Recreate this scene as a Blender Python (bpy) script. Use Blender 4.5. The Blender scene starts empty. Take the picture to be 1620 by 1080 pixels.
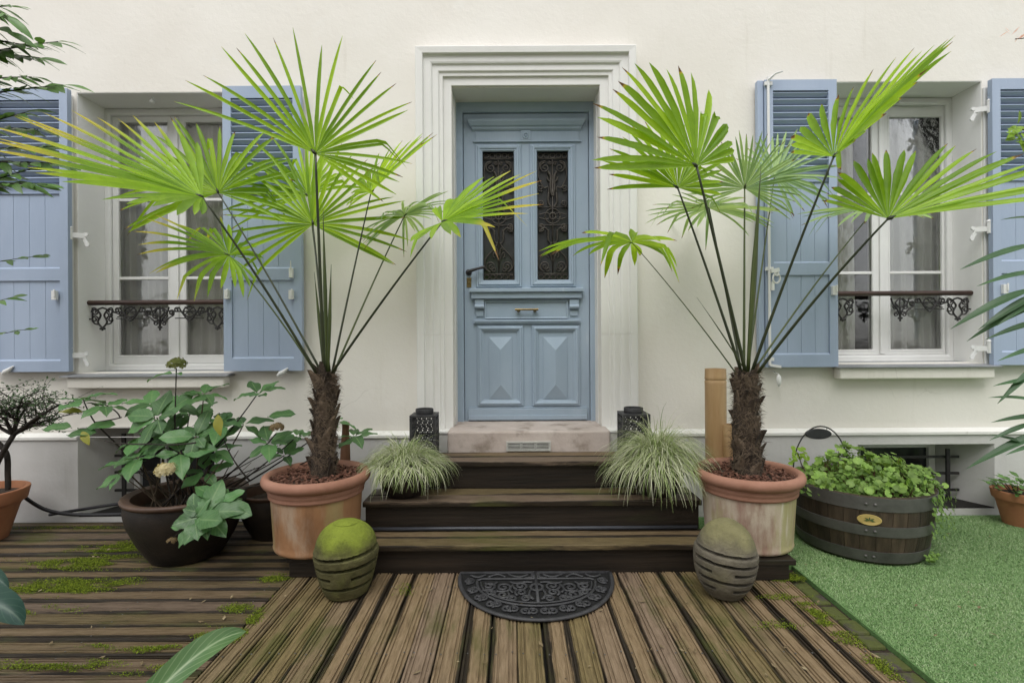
import bpy, math, random
import numpy as np
from mathutils import Vector, Matrix, noise
V = Vector
R = random.Random(11)
sc = bpy.context.scene
col = sc.collection
rad = math.radians

# ------------------------------------------------------------------ camera, sky, sun, exposure
FPX, CAMZ, ROLL = 812.0, 1.14, rad(0.35)
cam_d = bpy.data.cameras.new('camera')
cam_d.sensor_width = 36.0
cam_d.lens = FPX / 1620 * 36.0
cam_d.shift_y = -5 / 1620
cam_d.clip_start, cam_d.clip_end = 0.05, 400
cam = bpy.data.objects.new('camera', cam_d)
col.objects.link(cam)
cam.matrix_world = Matrix.Translation((0, 0, CAMZ)) @ Matrix.Rotation(rad(90), 4, 'X') @ Matrix.Rotation(-ROLL, 4, 'Z')
sc.camera = cam

SUN_EL, SUN_AZ = rad(58), rad(190)          # sun high behind the camera, veiled by cloud
w = bpy.data.worlds.new('World')
sc.world = w
w.use_nodes = True
wn = w.node_tree
wn.nodes.clear()
wo = wn.nodes.new('ShaderNodeOutputWorld')
bg = wn.nodes.new('ShaderNodeBackground')
sky = wn.nodes.new('ShaderNodeTexSky')
sky.sky_type = 'NISHITA'
sky.sun_disc = False
sky.sun_elevation, sky.sun_rotation = SUN_EL, SUN_AZ
sky.air_density, sky.dust_density, sky.ozone_density = 1.0, 1.2, 1.0
hs = wn.nodes.new('ShaderNodeHueSaturation')
hs.inputs['Saturation'].default_value = 0.11
wn.links.new(sky.outputs[0], hs.inputs['Color'])
wn.links.new(hs.outputs[0], bg.inputs['Color'])
wn.links.new(bg.outputs[0], wo.inputs['Surface'])
bg.inputs['Strength'].default_value = 0.13
sl = bpy.data.lights.new('sun', 'SUN')
sl.energy, sl.angle, sl.color = 0.7, rad(40), (1.0, 0.975, 0.94)
so = bpy.data.objects.new('sun', sl)
col.objects.link(so)
sd = V((math.sin(SUN_AZ) * math.cos(SUN_EL), math.cos(SUN_AZ) * math.cos(SUN_EL), math.sin(SUN_EL)))
so.rotation_euler = sd.to_track_quat('Z', 'Y').to_euler()
sc.view_settings.view_transform = 'Standard'
sc.view_settings.look = 'None'
sc.view_settings.exposure = 1.2
sc.view_settings.gamma = 1.0
sc.view_settings.use_curve_mapping = False

# ------------------------------------------------------------------ helpers
def P(px, py, Y):
    """a point seen in the photograph, put at its depth Y in the courtyard"""
    u, v = px - 810.0, py - 540.0
    c, s = math.cos(ROLL), math.sin(ROLL)
    return V(((u * c - v * s) / FPX * Y, Y, CAMZ - (u * s + v * c + 5) / FPX * Y))

def root_loc(o):
    while o.parent: o = o.parent
    return V(o.location)

def tag(o, label=None, cat=None, group=None, kind=None):
    if label: o['label'] = label
    if cat: o['category'] = cat
    if group: o['group'] = group
    if kind: o['kind'] = kind
    return o

def thing(name, label, cat, loc, group=None):
    o = bpy.data.objects.new(name, None)
    o.empty_display_size = 0.1
    col.objects.link(o)
    o.location = loc
    return tag(o, label, cat, group)

class MB:
    def __init__(s): s.v, s.f, s.uv = [], [], []
    def add(s, vs, fs, uv=None):
        b = len(s.v)
        s.v += [tuple(q) for q in vs]
        s.f += [tuple(b + i for i in q) for q in fs]
        s.uv += list(uv) if uv else [(0.5, 0.5)] * len(vs)
    def box(s, x0, x1, y0, y1, z0, z1):
        s.add([(x0,y0,z0),(x1,y0,z0),(x1,y1,z0),(x0,y1,z0),(x0,y0,z1),(x1,y0,z1),(x1,y1,z1),(x0,y1,z1)],
              [(0,3,2,1),(4,5,6,7),(0,1,5,4),(1,2,6,5),(2,3,7,6),(3,0,4,7)])
        return s
    def bar(s, a, b, hw, ht, up=V((0,0,1))):
        a, b = V(a), V(b)
        d = (b - a).normalized()
        x = d.cross(up)
        if x.length < 1e-4: x = d.cross(V((0,1,0)))
        x.normalize(); y = x.cross(d)
        vs = [p + x*hw*i + y*ht*j for p in (a, b) for i, j in ((-1,-1),(1,-1),(1,1),(-1,1))]
        s.add(vs, [(0,1,2,3),(7,6,5,4),(0,4,5,1),(1,5,6,2),(2,6,7,3),(3,7,4,0)])
        return s
    def tube(s, pts, r, n=6, cap=True, flat=1.0):
        pts = [V(p) for p in pts]
        m = len(pts)
        rs = r if isinstance(r, (list, tuple)) else [r] * m
        t0 = (pts[1] - pts[0]).normalized()
        ref = V((0,0,1)) if abs(t0.z) < .9 else V((0,1,0))
        x = t0.cross(ref).normalized()
        vs, uv = [], []
        for i, p in enumerate(pts):
            t = (pts[min(i+1, m-1)] - pts[max(i-1, 0)])
            t = t.normalized() if t.length > 1e-9 else t0
            x = (x - t * x.dot(t))
            x = x.normalized() if x.length > 1e-6 else t.orthogonal().normalized()
            y = t.cross(x)
            for k in range(n):
                a = 2 * math.pi * k / n
                vs.append(p + (x * math.cos(a) + y * math.sin(a) * flat) * rs[i])
                uv.append((k / n, i / (m - 1)))
        fs = [(i*n+k, i*n+(k+1) % n, (i+1)*n+(k+1) % n, (i+1)*n+k) for i in range(m-1) for k in range(n)]
        if cap: fs += [tuple(range(n-1, -1, -1)), tuple((m-1)*n+k for k in range(n))]
        s.add(vs, fs, uv)
        return s
    def lathe(s, prof, n, c, cap0=False, cap1=False):
        c = V(c); m = len(prof)
        vs = [c + V((r*math.cos(2*math.pi*k/n), r*math.sin(2*math.pi*k/n), z)) for r, z in prof for k in range(n)]
        fs = [(i*n+k, i*n+(k+1) % n, (i+1)*n+(k+1) % n, (i+1)*n+k) for i in range(m-1) for k in range(n)]
        if cap0: fs.append(tuple(range(n-1, -1, -1)))
        if cap1: fs.append(tuple((m-1)*n+k for k in range(n)))
        s.add(vs, fs)
        return s
    def frame(s, x0, x1, z0, z1, prof, closed=True):
        """moulding profile [(offset outwards, y)] swept round a rectangle (or up, over and down an opening)"""
        cs = [(x0,z0,-1,-1),(x0,z1,-1,1),(x1,z1,1,1),(x1,z0,1,-1)]
        if not closed: cs[0] = (x0,z0,-1,0); cs[3] = (x1,z0,1,0)
        m = len(prof)
        vs = [(x + sx*o, y, z + sz*o) for x, z, sx, sz in cs for o, y in prof]
        fs = []
        for i in range(4 if closed else 3):
            j = (i + 1) % 4
            fs += [(i*m+k, j*m+k, j*m+k+1, i*m+k+1) for k in range(m-1)]
        s.add(vs, fs)
        return s
    def cells(s, xs, zs, y, holes, depth):
        """upright sheet with rectangular holes and their reveals going back by depth"""
        xs, zs = sorted(set(xs)), sorted(set(zs))
        for i in range(len(xs)-1):
            for k in range(len(zs)-1):
                cx, cz = (xs[i]+xs[i+1])/2, (zs[k]+zs[k+1])/2
                if any(h[0] < cx < h[1] and h[2] < cz < h[3] for h in holes): continue
                s.add([(xs[i],y,zs[k]),(xs[i+1],y,zs[k]),(xs[i+1],y,zs[k+1]),(xs[i],y,zs[k+1])], [(0,1,2,3)])
        for x0, x1, z0, z1 in holes:
            a = [(x0,y,z0),(x1,y,z0),(x1,y,z1),(x0,y,z1)]
            b = [(x,y+depth,z) for x, _, z in a]
            s.add(a + b, [(0,1,5,4),(1,2,6,5),(2,3,7,6),(3,0,4,7)])
        return s
    def mesh(s, name, off=V((0,0,0)), smooth=None):
        me = bpy.data.meshes.new(name)
        me.from_pydata([V(q) - off for q in s.v], [], s.f)
        ul = me.uv_layers.new(name='UVMap')
        li = np.empty(len(me.loops), dtype=np.int32)
        me.loops.foreach_get('vertex_index', li)
        ul.data.foreach_set('uv', np.array(s.uv, dtype=np.float32)[li].ravel())
        if smooth is not None:
            me.polygons.foreach_set('use_smooth', [True] * len(me.polygons))
            if smooth < 180: me.set_sharp_from_angle(angle=rad(smooth))
        me.update()
        return me
    def build(s, name, mat, parent=None, smooth=None, bevel=0, loc=None, kind=None):
        off = root_loc(parent) if parent else V(loc if loc is not None else (0,0,0))
        o = bpy.data.objects.new(name, s.mesh(name, off, smooth))
        o.data.materials.append(mat)
        col.objects.link(o)
        if parent: o.parent = parent
        else: o.location = off
        if bevel:
            b = o.modifiers.new('bevel', 'BEVEL')
            b.width, b.segments, b.limit_method, b.angle_limit = bevel, 2, 'ANGLE', rad(40)
        if kind: o['kind'] = kind
        return o

def put(name, me, parent, pos, rot=None, scale=1.0):
    """one more object on shared mesh data, at a place in the courtyard"""
    o = bpy.data.objects.new(name, me)
    col.objects.link(o)
    o.parent = parent
    m = Matrix.Translation(V(pos) - root_loc(parent))
    if rot is not None: m = m @ rot.to_4x4()
    o.matrix_basis = m @ Matrix.Scale(scale, 4)
    return o

def basis(d, n):
    d = V(d).normalized()
    n = V(n) - d * V(n).dot(d)
    n = n.normalized() if n.length > 1e-4 else d.orthogonal().normalized()
    y = n.cross(d)
    return Matrix(((d.x, y.x, n.x), (d.y, y.y, n.y), (d.z, y.z, n.z)))

def bez(a, b, c, n=8):
    a, b, c = V(a), V(b), V(c)
    return [a*(1-t)**2 + b*2*t*(1-t) + c*t*t for t in (i/n for i in range(n+1))]

def lerp(a, b, t): return a + (b - a) * t

# ------------------------------------------------------------------ materials
class NT:
    def __init__(s, name):
        s.m = bpy.data.materials.new(name); s.m.use_nodes = True
        s.t = s.m.node_tree; s.t.nodes.clear()
        s.out = s.n('ShaderNodeOutputMaterial')
    def n(s, k, **kw):
        x = s.t.nodes.new(k)
        for a, b in kw.items(): setattr(x, a, b)
        return x
    def l(s, a, b): s.t.links.new(a, b)
    def pos(s, st=(1,1,1), obj=False):
        g = s.n('ShaderNodeTexCoord') if obj else s.n('ShaderNodeNewGeometry')
        mp = s.n('ShaderNodeMapping')
        mp.inputs['Scale'].default_value = st
        s.l(g.outputs['Object' if obj else 'Position'], mp.inputs[0])
        return mp.outputs[0]
    def noise(s, scale, st=(1,1,1), detail=7, rough=.6, obj=False):
        x = s.n('ShaderNodeTexNoise')
        x.inputs['Scale'].default_value = scale; x.inputs['Detail'].default_value = detail; x.inputs['Roughness'].default_value = rough
        s.l(s.pos(st, obj), x.inputs['Vector'])
        return x.outputs['Fac']
    def ramp(s, fac, stops, mode='LINEAR'):
        x = s.n('ShaderNodeValToRGB'); e = x.color_ramp.elements
        x.color_ramp.interpolation = mode
        while len(e) < len(stops): e.new(0.5)
        for el, (p, c) in zip(e, stops):
            el.position = p; el.color = (*c, 1) if len(c) == 3 else c
        s.l(fac, x.inputs[0])
        return x.outputs[0]
    def rng(s, fac, a, b, c=0., d=1.):
        x = s.n('ShaderNodeMapRange', interpolation_type='SMOOTHSTEP')
        for i, q in enumerate((a, b, c, d)): x.inputs[i+1].default_value = q
        s.l(fac, x.inputs[0])
        return x.outputs[0]
    def mix(s, fac, a, b, mode='MIX'):
        x = s.n('ShaderNodeMix', data_type='RGBA', blend_type=mode)
        for sock, q in ((x.inputs[0], fac), (x.inputs[6], a), (x.inputs[7], b)):
            if isinstance(q, (tuple, list)): sock.default_value = (*q, 1)
            elif isinstance(q, (int, float)): sock.default_value = q
            else: s.l(q, sock)
        return x.outputs[2]
    def math(s, op, a, b=0.):
        x = s.n('ShaderNodeMath', operation=op)
        for i, q in enumerate((a, b)):
            if isinstance(q, (int, float)): x.inputs[i].default_value = q
            else: s.l(q, x.inputs[i])
        return x.outputs[0]
    def bump(s, h, strength, dist=.01):
        x = s.n('ShaderNodeBump')
        x.inputs['Strength'].default_value = strength; x.inputs['Distance'].default_value = dist
        s.l(h, x.inputs['Height'])
        return x.outputs[0]
    def bsdf(s, color, rough=.6, met=0., spec=.4, normal=None):
        x = s.n('ShaderNodeBsdfPrincipled')
        for k, q in (('Base Color', color), ('Roughness', rough)):
            if isinstance(q, tuple): x.inputs[k].default_value = (*q, 1)
            elif isinstance(q, (int, float)): x.inputs[k].default_value = q
            else: s.l(q, x.inputs[k])
        x.inputs['Metallic'].default_value = met
        x.inputs['Specular IOR Level'].default_value = spec
        if normal is not None: s.l(normal, x.inputs['Normal'])
        return x
    def end(s, sh):
        s.l(sh.outputs[0] if hasattr(sh, 'outputs') else sh, s.out.inputs[0])
        return s.m

def mat(name, stops, sc_=4, st=(1,1,1), ro=.7, bump=0, bs=40, bst=(1,1,1), over=(), met=0, var=0, spec=.4, bd=.01, obj=False):
    k = NT(name)
    c = k.ramp(k.noise(sc_, st, obj=obj), stops) if len(stops) > 1 else stops[0][1]
    for colr, s2, st2, lo, hi, amt in over:
        f = k.rng(k.noise(s2, st2, obj=obj), lo, hi, 0, amt)
        c = k.mix(f, c, colr)
    if var:
        oi = k.n('ShaderNodeObjectInfo')
        g = k.rng(oi.outputs['Random'], 0, 1, 1-var, 1+var)
        cm = k.n('ShaderNodeCombineColor')
        for i in range(3): k.l(g, cm.inputs[i])
        c = k.mix(1.0, c, cm.outputs[0], 'MULTIPLY')
    nm = k.bump(k.noise(bs, bst, obj=obj), bump, bd) if bump else None
    return k.end(k.bsdf(c, ro, met, spec, nm))

def leafmat(name, a, b, trans=.35, rough=.42, tip=None, spec=.45, var=.0, vein=None, sc_=9):
    """leaf: glossy skin over light that comes through; u,v run across and along the blade"""
    k = NT(name)
    uv = k.n('ShaderNodeUVMap'); sp = k.n('ShaderNodeSeparateXYZ')
    k.l(uv.outputs[0], sp.inputs[0])
    c = k.ramp(k.noise(sc_), [(.3, a), (.7, b)])
    if var:
        oi = k.n('ShaderNodeObjectInfo')
        g = k.rng(oi.outputs['Random'], 0, 1, 1-var, 1+var)
        cm = k.n('ShaderNodeCombineColor')
        for i in range(3): k.l(g, cm.inputs[i])
        c = k.mix(1.0, c, cm.outputs[0], 'MULTIPLY')
    if vein:
        d = k.math('ABSOLUTE', k.math('SUBTRACT', sp.outputs[0], .5))
        sv = k.math('SINE', k.math('MULTIPLY', k.math('SUBTRACT', sp.outputs[1], k.math('MULTIPLY', d, .55)), 52.))
        c = k.mix(k.rng(sv, .72, 1, 0, .28), c, vein)
        c = k.mix(k.rng(k.noise(55), .64, .74, 0, .35), c, tuple(q*.45 for q in a))
        c = k.mix(k.rng(d, .0, .07, .75, 0), c, vein)
    if tip:
        g2 = k.rng(k.math('FRACT', k.math('MULTIPLY', sp.outputs[0], 17.3)), 0, 1, .72, 1.22)
        cm2 = k.n('ShaderNodeCombineColor')
        k.l(k.math('POWER', g2, 1.3), cm2.inputs[0]); k.l(g2, cm2.inputs[1]); k.l(g2, cm2.inputs[2])
        c = k.mix(1.0, c, cm2.outputs[0], 'MULTIPLY')
        start, yel, brn = tip
        v = k.math('ADD', sp.outputs[1], k.math('MULTIPLY', k.math('SUBTRACT', sp.outputs[0], .5), .12))
        c = k.mix(k.rng(v, start, min(start+.30, .985)), c, yel)
        c = k.mix(k.rng(v, .968, .99), c, brn)
    b1 = k.bsdf(c, rough, 0, spec, k.bump(k.noise(60, (1,1,1)), .08))
    tr = k.n('ShaderNodeBsdfTranslucent')
    k.l(k.mix(1.0, c, (1.35, 1.25, .75), 'MULTIPLY'), tr.inputs[0])
    ms = k.n('ShaderNodeMixShader'); ms.inputs[0].default_value = trans
    k.l(b1.outputs[0], ms.inputs[1]); k.l(tr.outputs[0], ms.inputs[2])
    return k.end(ms)

m = {}
k = NT('cream_plaster')
c = k.ramp(k.noise(1.4), [(.3,(.74,.705,.645)),(.7,(.785,.758,.705))])
c = k.mix(k.rng(k.noise(1.0,(1,1,.3)),.52,.8,0,.4), c, (.66,.63,.56))
c = k.mix(k.rng(k.noise(10,(1,1,.08)),.60,.82,0,.38), c, (.47,.43,.34))
c = k.mix(k.rng(k.noise(4.5),.60,.72,0,.35), c, (.80,.785,.745))
c = k.mix(k.rng(k.noise(16),.70,.80,0,.25), c, (.45,.42,.36))
vo = k.n('ShaderNodeTexVoronoi', feature='DISTANCE_TO_EDGE'); vo.inputs['Scale'].default_value = .9
dn = k.n('ShaderNodeTexNoise'); dn.inputs['Scale'].default_value = 3.5; dn.inputs['Detail'].default_value = 6; k.l(k.pos(), dn.inputs['Vector'])
k.l(k.mix(.22, k.pos(), dn.outputs['Color']), vo.inputs['Vector'])
ck = k.math('MULTIPLY', k.rng(vo.outputs['Distance'], 0, .003, 1, 0), k.rng(k.noise(.9), .54, .64, 0, .28))
c = k.mix(ck, c, (.36,.33,.28))
hb = k.math('ADD', k.noise(3.0), k.math('MULTIPLY', k.noise(45), .25))
m['plaster'] = k.end(k.bsdf(c, .92, 0, .2, k.bump(hb, .30, .02)))
m['reveal'] = mat('white_reveal', [(.3,(.80,.795,.78)),(.7,(.84,.835,.82))], 2, ro=.85, bump=.15, bs=25, spec=.25, over=[((.42,.40,.36),7,(1,1,.3),.66,.85,.5)])
m['plinth'] = mat('grey_plinth_render', [(.3,(.50,.49,.475)),(.7,(.60,.59,.575))], 2.2, ro=.9, bump=.3, bs=18, spec=.2,
    over=[((.30,.28,.25),6,(1,1,.15),.6,.85,.5), ((.64,.63,.61),4,(1,1,1),.6,.8,.5), ((.22,.21,.17),3,(1,1,2),.68,.85,.6)])
m['ledge'] = mat('white_ledge', [(.3,(.68,.67,.63)),(.7,(.76,.75,.72))], 4, ro=.85, bump=.15, over=[((.36,.34,.28),12,(1,1,1),.62,.8,.6)])
m['surround'] = mat('painted_stone', [(.3,(.69,.68,.655)),(.7,(.75,.745,.72))], 2.5, (1,1,.4), ro=.75, bump=.12, bs=30,
    over=[((.50,.47,.40),7,(1,1,.16),.6,.82,.5), ((.60,.57,.52),1.2,(1,1,1),.55,.75,.4)])
m['stone'] = mat('pinkish_stone', [(.3,(.42,.35,.31)),(.7,(.54,.47,.43))], 5, ro=.8, bump=.3, bs=35,
    over=[((.20,.16,.125),7,(1,1,1),.50,.70,.75), ((.60,.54,.50),3,(1,1,1),.55,.75,.5)])
def paint(name, a, b):
    return mat(name, [(.3,a),(.7,b)], 3, (1,1,.35), ro=.5, bump=.10, bs=90, bst=(1,1,.12), spec=.4,
        over=[((.55,.60,.66),16,(1,1,.12),.64,.78,.45), ((.16,.21,.28),26,(1,1,.25),.68,.8,.5), (tuple(q*.6 for q in a),3,(1,1,.5),.62,.85,.35)])
m['shutter'] = paint('shutter_blue', (.305,.375,.50), (.37,.44,.565))
m['door'] = paint('door_blue', (.265,.34,.425), (.335,.41,.495))
m['white'] = mat('white_paint', [(.3,(.68,.68,.67)),(.7,(.75,.75,.74))], 4, ro=.45, bump=.05)
m['zinc'] = mat('zinc', [(.3,(.26,.27,.29)),(.7,(.36,.37,.39))], 8, ro=.5, met=.4, bump=.1)
m['iron'] = mat('black_iron', [(.3,(.012,.012,.013)),(.7,(.035,.032,.03))], 30, ro=.5, bump=.2, bs=120)
m['grille'] = mat('brown_iron', [(.3,(.035,.030,.026)),(.7,(.085,.074,.062))], 30, ro=.42, met=.35, bump=.2, bs=120)
m['railwood'] = mat('dark_handrail', [(.3,(.035,.018,.014)),(.7,(.075,.04,.03))], 12, (.15,1,1), ro=.38, bump=.15, over=[((.2,.15,.12),20,(.1,1,1),.65,.8,.5)])
m['brass'] = mat('old_brass', [(.3,(.14,.10,.045)),(.7,(.28,.21,.10))], 40, ro=.38, met=.8)
m['steel'] = mat('vent_metal', [(.3,(.50,.51,.48)),(.7,(.68,.69,.66))], 20, ro=.4, met=.3, bump=.1)
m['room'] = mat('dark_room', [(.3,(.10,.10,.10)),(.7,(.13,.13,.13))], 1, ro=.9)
m['darkglass'] = mat('basement_glass', [(.3,(.02,.022,.024)),(.7,(.05,.052,.055))], 5, ro=.15)
k = NT('window_glass')
tr = k.n('ShaderNodeBsdfTransparent'); tr.inputs[0].default_value = (.97,.975,.975,1)
gl = k.n('ShaderNodeBsdfGlossy'); gl.inputs['Roughness'].default_value = .02
fr = k.n('ShaderNodeFresnel'); fr.inputs[0].default_value = 1.5
k.l(k.bump(k.noise(2.5), .06, .05), gl.inputs['Normal'])
ms = k.n('ShaderNodeMixShader'); k.l(k.math('MULTIPLY', fr.outputs[0], 1.0), ms.inputs[0])
k.l(tr.outputs[0], ms.inputs[1]); k.l(gl.outputs[0], ms.inputs[2])
m['glass'] = k.end(ms)
k = NT('net_curtain')
b1 = k.bsdf(k.ramp(k.noise(3,(1,1,.2)), [(.3,(.84,.83,.81)),(.7,(.90,.89,.87))]), .9, 0, .1)
tr = k.n('ShaderNodeBsdfTranslucent'); tr.inputs[0].default_value = (.5,.49,.47,1)
ms = k.n('ShaderNodeMixShader'); ms.inputs[0].default_value = .12
k.l(b1.outputs[0], ms.inputs[1]); k.l(tr.outputs[0], ms.inputs[2])
m['curtain'] = k.end(ms)

def woodmat(name, along, moss=.5, light=1.0, wet=.45, worn=.33):
    """weathered reeded deck board: worn pale crown, dirt-dark grooves (u across the board)"""
    k = NT(name)
    st = (1, .09, 1) if along == 'y' else (.09, 1, 1)
    st2 = (1, .12, 1) if along == 'y' else (.12, 1, 1)
    uv = k.n('ShaderNodeUVMap'); sp = k.n('ShaderNodeSeparateXYZ'); k.l(uv.outputs[0], sp.inputs[0])
    oi = k.n('ShaderNodeObjectInfo')
    rnd = oi.outputs['Random']
    u = k.math('ADD', sp.outputs[0], k.math('MULTIPLY', k.math('SUBTRACT', rnd, .5), .14))
    d = k.math('ABSOLUTE', k.math('SUBTRACT', u, .5))
    grain = k.noise(110, st, 9, .72)
    dark = k.ramp(grain, [(.3,(.008,.006,.004)),(.6,(.028,.020,.012)),(.8,(.070,.051,.033))])
    pale = k.ramp(grain, [(.26,(.10*light,.066*light,.034*light)),(.48,(.25*light,.176*light,.098*light)),(.8,(.38*light,.285*light,.18*light))])
    r2 = k.math('FRACT', k.math('MULTIPLY', rnd, 7.31))
    pale = k.mix(k.rng(r2,.35,1,0,.75), pale, k.ramp(grain, [(.3,(.12*light,.082*light,.060*light)),(.6,(.28*light,.205*light,.155*light))]))
    r3 = k.math('FRACT', k.math('MULTIPLY', rnd, 13.7))
    pale = k.mix(k.rng(r3,.45,1,0,.8), pale, k.ramp(grain, [(.3,(.09*light,.068*light,.028*light)),(.6,(.235*light,.18*light,.075*light))]))
    blot = k.noise(6.5, st2, 8, .68)
    wear = k.math('SUBTRACT', k.math('ADD', worn, k.math('MULTIPLY', k.math('SUBTRACT', blot, .5), .85)), d)
    wear = k.math('ADD', wear, k.math('MULTIPLY', k.math('SUBTRACT', r2, .5), .18))
    c = k.mix(k.rng(wear, -.02, .06), dark, pale)
    c = k.mix(k.rng(k.noise(9.0, st2, 8, .7), .56, .70, 0, .8), c, (.020,.0145,.0095))
    c = k.mix(k.rng(k.noise(38, (1,1,1), 3, .5), .72, .76, 0, .8), c, (.012,.009,.006))
    g = k.math('MULTIPLY', k.rng(k.noise(1.9, (1,1,1), 5), .47, .62), k.rng(k.noise(14, st2, 6), .42, .62, 0, moss))
    c = k.mix(g, c, (.062,.070,.014))
    ro = k.rng(k.noise(3, (1,1,1)), .35, .65, wet, wet+.25)
    return k.end(k.bsdf(c, ro, 0, .30, k.bump(grain, .4, .006)))
m['deck_y'] = woodmat('deck_wood_lengthwise', 'y', .7, .80, .5, .48)
m['deck_x'] = woodmat('deck_wood_crosswise', 'x', .75, .52, .45, .36)
m['tread'] = woodmat('tread_wood', 'x', .5, .60, .40, .32)
m['riser'] = mat('dark_wet_boards', [(.3,(.008,.006,.004)),(.7,(.026,.018,.012))], 40, (.06,1,1), ro=.5, bump=.3, bs=60, bst=(.06,1,1), over=[((.045,.05,.016),6,(.3,1,1),.6,.8,.5)])
m['joist'] = mat('black_joists', [(.3,(.008,.007,.006)),(.7,(.014,.012,.01))], 10, ro=.9)
m['ground'] = mat('earth', [(.3,(.10,.09,.075)),(.7,(.15,.135,.11))], 3, ro=.95, bump=.4)
m['rubber_base'] = mat('rubber_backing', [(.3,(.004,.004,.004)),(.7,(.008,.008,.008))], 25, ro=.8)
m['rubber'] = mat('black_rubber', [(.3,(.026,.026,.028)),(.7,(.055,.055,.058))], 25, ro=.5, bump=.15, over=[((.10,.10,.08),7,(1,1,1),.64,.8,.5)])
def terra(name, a, b, stain, green, brown):
    return mat(name, [(.3,a),(.7,b)], 5, ro=.82, bump=.2, bs=45,
        over=[((.14,.07,.035),7,(1,1,.35),.46,.70,brown), ((.52,.45,.35),5.5,(1,1,.28),.50,.66,stain), ((.36,.34,.15),4.2,(1.2,1.2,.30),.52,.66,green), ((.60,.55,.45),16,(1,1,.10),.60,.76,stain), ((.10,.075,.04),3.0,(1,1,1),.56,.74,brown)])
m['terra'] = terra('terracotta_limed', (.26,.125,.055), (.35,.185,.09), .45, .45, .65)
m['terra_old'] = terra('terracotta_weathered', (.25,.145,.105), (.32,.195,.15), .85, .85, .5)
m['terra_rim'] = mat('terracotta_rim', [(.3,(.25,.118,.075)),(.7,(.35,.18,.125))], 6, ro=.78, bump=.15, bs=60, over=[((.27,.14,.09),7,(1,1,1),.6,.8,.5)])
m['clay'] = mat('orange_clay', [(.3,(.30,.12,.06)),(.7,(.40,.18,.085))], 7, ro=.75, bump=.15)
m['glazed'] = mat('dark_glazed_pot', [(.3,(.010,.0075,.006)),(.7,(.028,.020,.014))], 12, ro=.55, bump=.2, bs=60)
m['glazed_rim'] = mat('brown_glazed_rim', [(.3,(.055,.032,.022)),(.7,(.11,.062,.04))], 12, ro=.5, bump=.15)
m['soil'] = mat('soil', [(.3,(.018,.012,.008)),(.7,(.05,.034,.022))], 40, ro=.95, bump=.6, bs=60)
m['bark'] = mat('bark_chips', [(.3,(.055,.022,.013)),(.7,(.18,.08,.05))], 45, ro=.75, bump=.3, bs=120)
m['trunk'] = mat('palm_trunk', [(.3,(.014,.010,.007)),(.7,(.062,.043,.029))], 30, (1,1,.4), ro=.9, bump=.7, bs=70)
m['fibre'] = mat('palm_fibre', [(.3,(.05,.034,.022)),(.7,(.17,.125,.085))], 60, ro=.9)
m['twig'] = mat('brown_twig', [(.3,(.045,.030,.018)),(.7,(.11,.08,.05))], 40, ro=.8, bump=.3, bs=90)
m['twig_dark'] = mat('dark_twig', [(.3,(.014,.011,.009)),(.7,(.035,.027,.02))], 40, ro=.75, bump=.3, bs=90)
m['bamboo'] = mat('bamboo', [(.3,(.36,.22,.10)),(.7,(.50,.34,.18))], 6, (3,3,.4), ro=.45, bump=.08, over=[((.22,.13,.06),10,(2,2,.2),.62,.8,.5)])
m['stake'] = mat('wood_stake', [(.3,(.16,.075,.04)),(.7,(.26,.14,.085))], 12, (2,2,.3), ro=.7, bump=.2)
m['stave'] = mat('barrel_oak', [(.3,(.022,.015,.010)),(.7,(.075,.052,.034))], 14, (2,2,.2), ro=.6, bump=.35, bs=60, bst=(1,1,.1), var=.35)
m['hoop'] = mat('galvanised_hoop', [(.3,(.085,.082,.078)),(.7,(.155,.15,.142))], 9, ro=.5, met=.45, bump=.15, over=[((.11,.09,.07),11,(1,1,1),.6,.75,.6)])
m['plaque'] = mat('yellow_plaque', [(.3,(.40,.29,.09)),(.7,(.50,.38,.14))], 30, ro=.45)
m['plaque_mark'] = mat('plaque_print', [(.3,(.06,.10,.03)),(.7,(.08,.12,.04))], 30, ro=.6)
m['lantern'] = mat('lantern_metal', [(.3,(.028,.028,.03)),(.7,(.065,.065,.068))], 20, ro=.5, met=.3, bump=.25, bs=80)
m['slate'] = mat('slate_plaque', [(.3,(.018,.019,.021)),(.7,(.035,.036,.038))], 20, ro=.5)
m['cable'] = mat('black_cable', [(.3,(.012,.012,.014)),(.7,(.022,.022,.025))], 10, ro=.4)
m['pipe'] = mat('grey_pipe', [(.3,(.03,.033,.04)),(.7,(.05,.053,.062))], 10, ro=.35)

def eggmat(name, a, b, moss, amt):
    k = NT(name)
    c = k.ramp(k.noise(14), [(.3,a),(.7,b)])
    c = k.mix(k.rng(k.noise(45),.55,.75,0,.5), c, tuple(q*.5 for q in a))
    oc = k.n('ShaderNodeTexCoord'); sp = k.n('ShaderNodeSeparateXYZ'); k.l(oc.outputs['Object'], sp.inputs[0])
    h = k.math('ADD', sp.outputs[2], k.math('MULTIPLY', k.math('SUBTRACT', k.noise(7), .5), .20))
    mc = k.ramp(k.noise(11), [(.35, moss), (.7, tuple(min(q*1.7, .6) for q in moss))])
    c = k.mix(k.rng(h, .20, .30, 0, amt), c, mc)
    c = k.mix(k.rng(k.noise(5),.52,.72,0,.35*amt), c, mc)
    return k.end(k.bsdf(k.mix(k.rng(k.noise(120),.58,.7,0,.45), c, tuple(q*.45 for q in b)), .85, 0, .25, k.bump(k.noise(55), .9, .008)))
m['egg_moss'] = eggmat('mossy_stone', (.060,.056,.022), (.125,.115,.05), (.125,.155,.018), .95)
m['egg_grey'] = eggmat('lichen_stone', (.095,.083,.062), (.175,.155,.118), (.16,.15,.06), .6)

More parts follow.
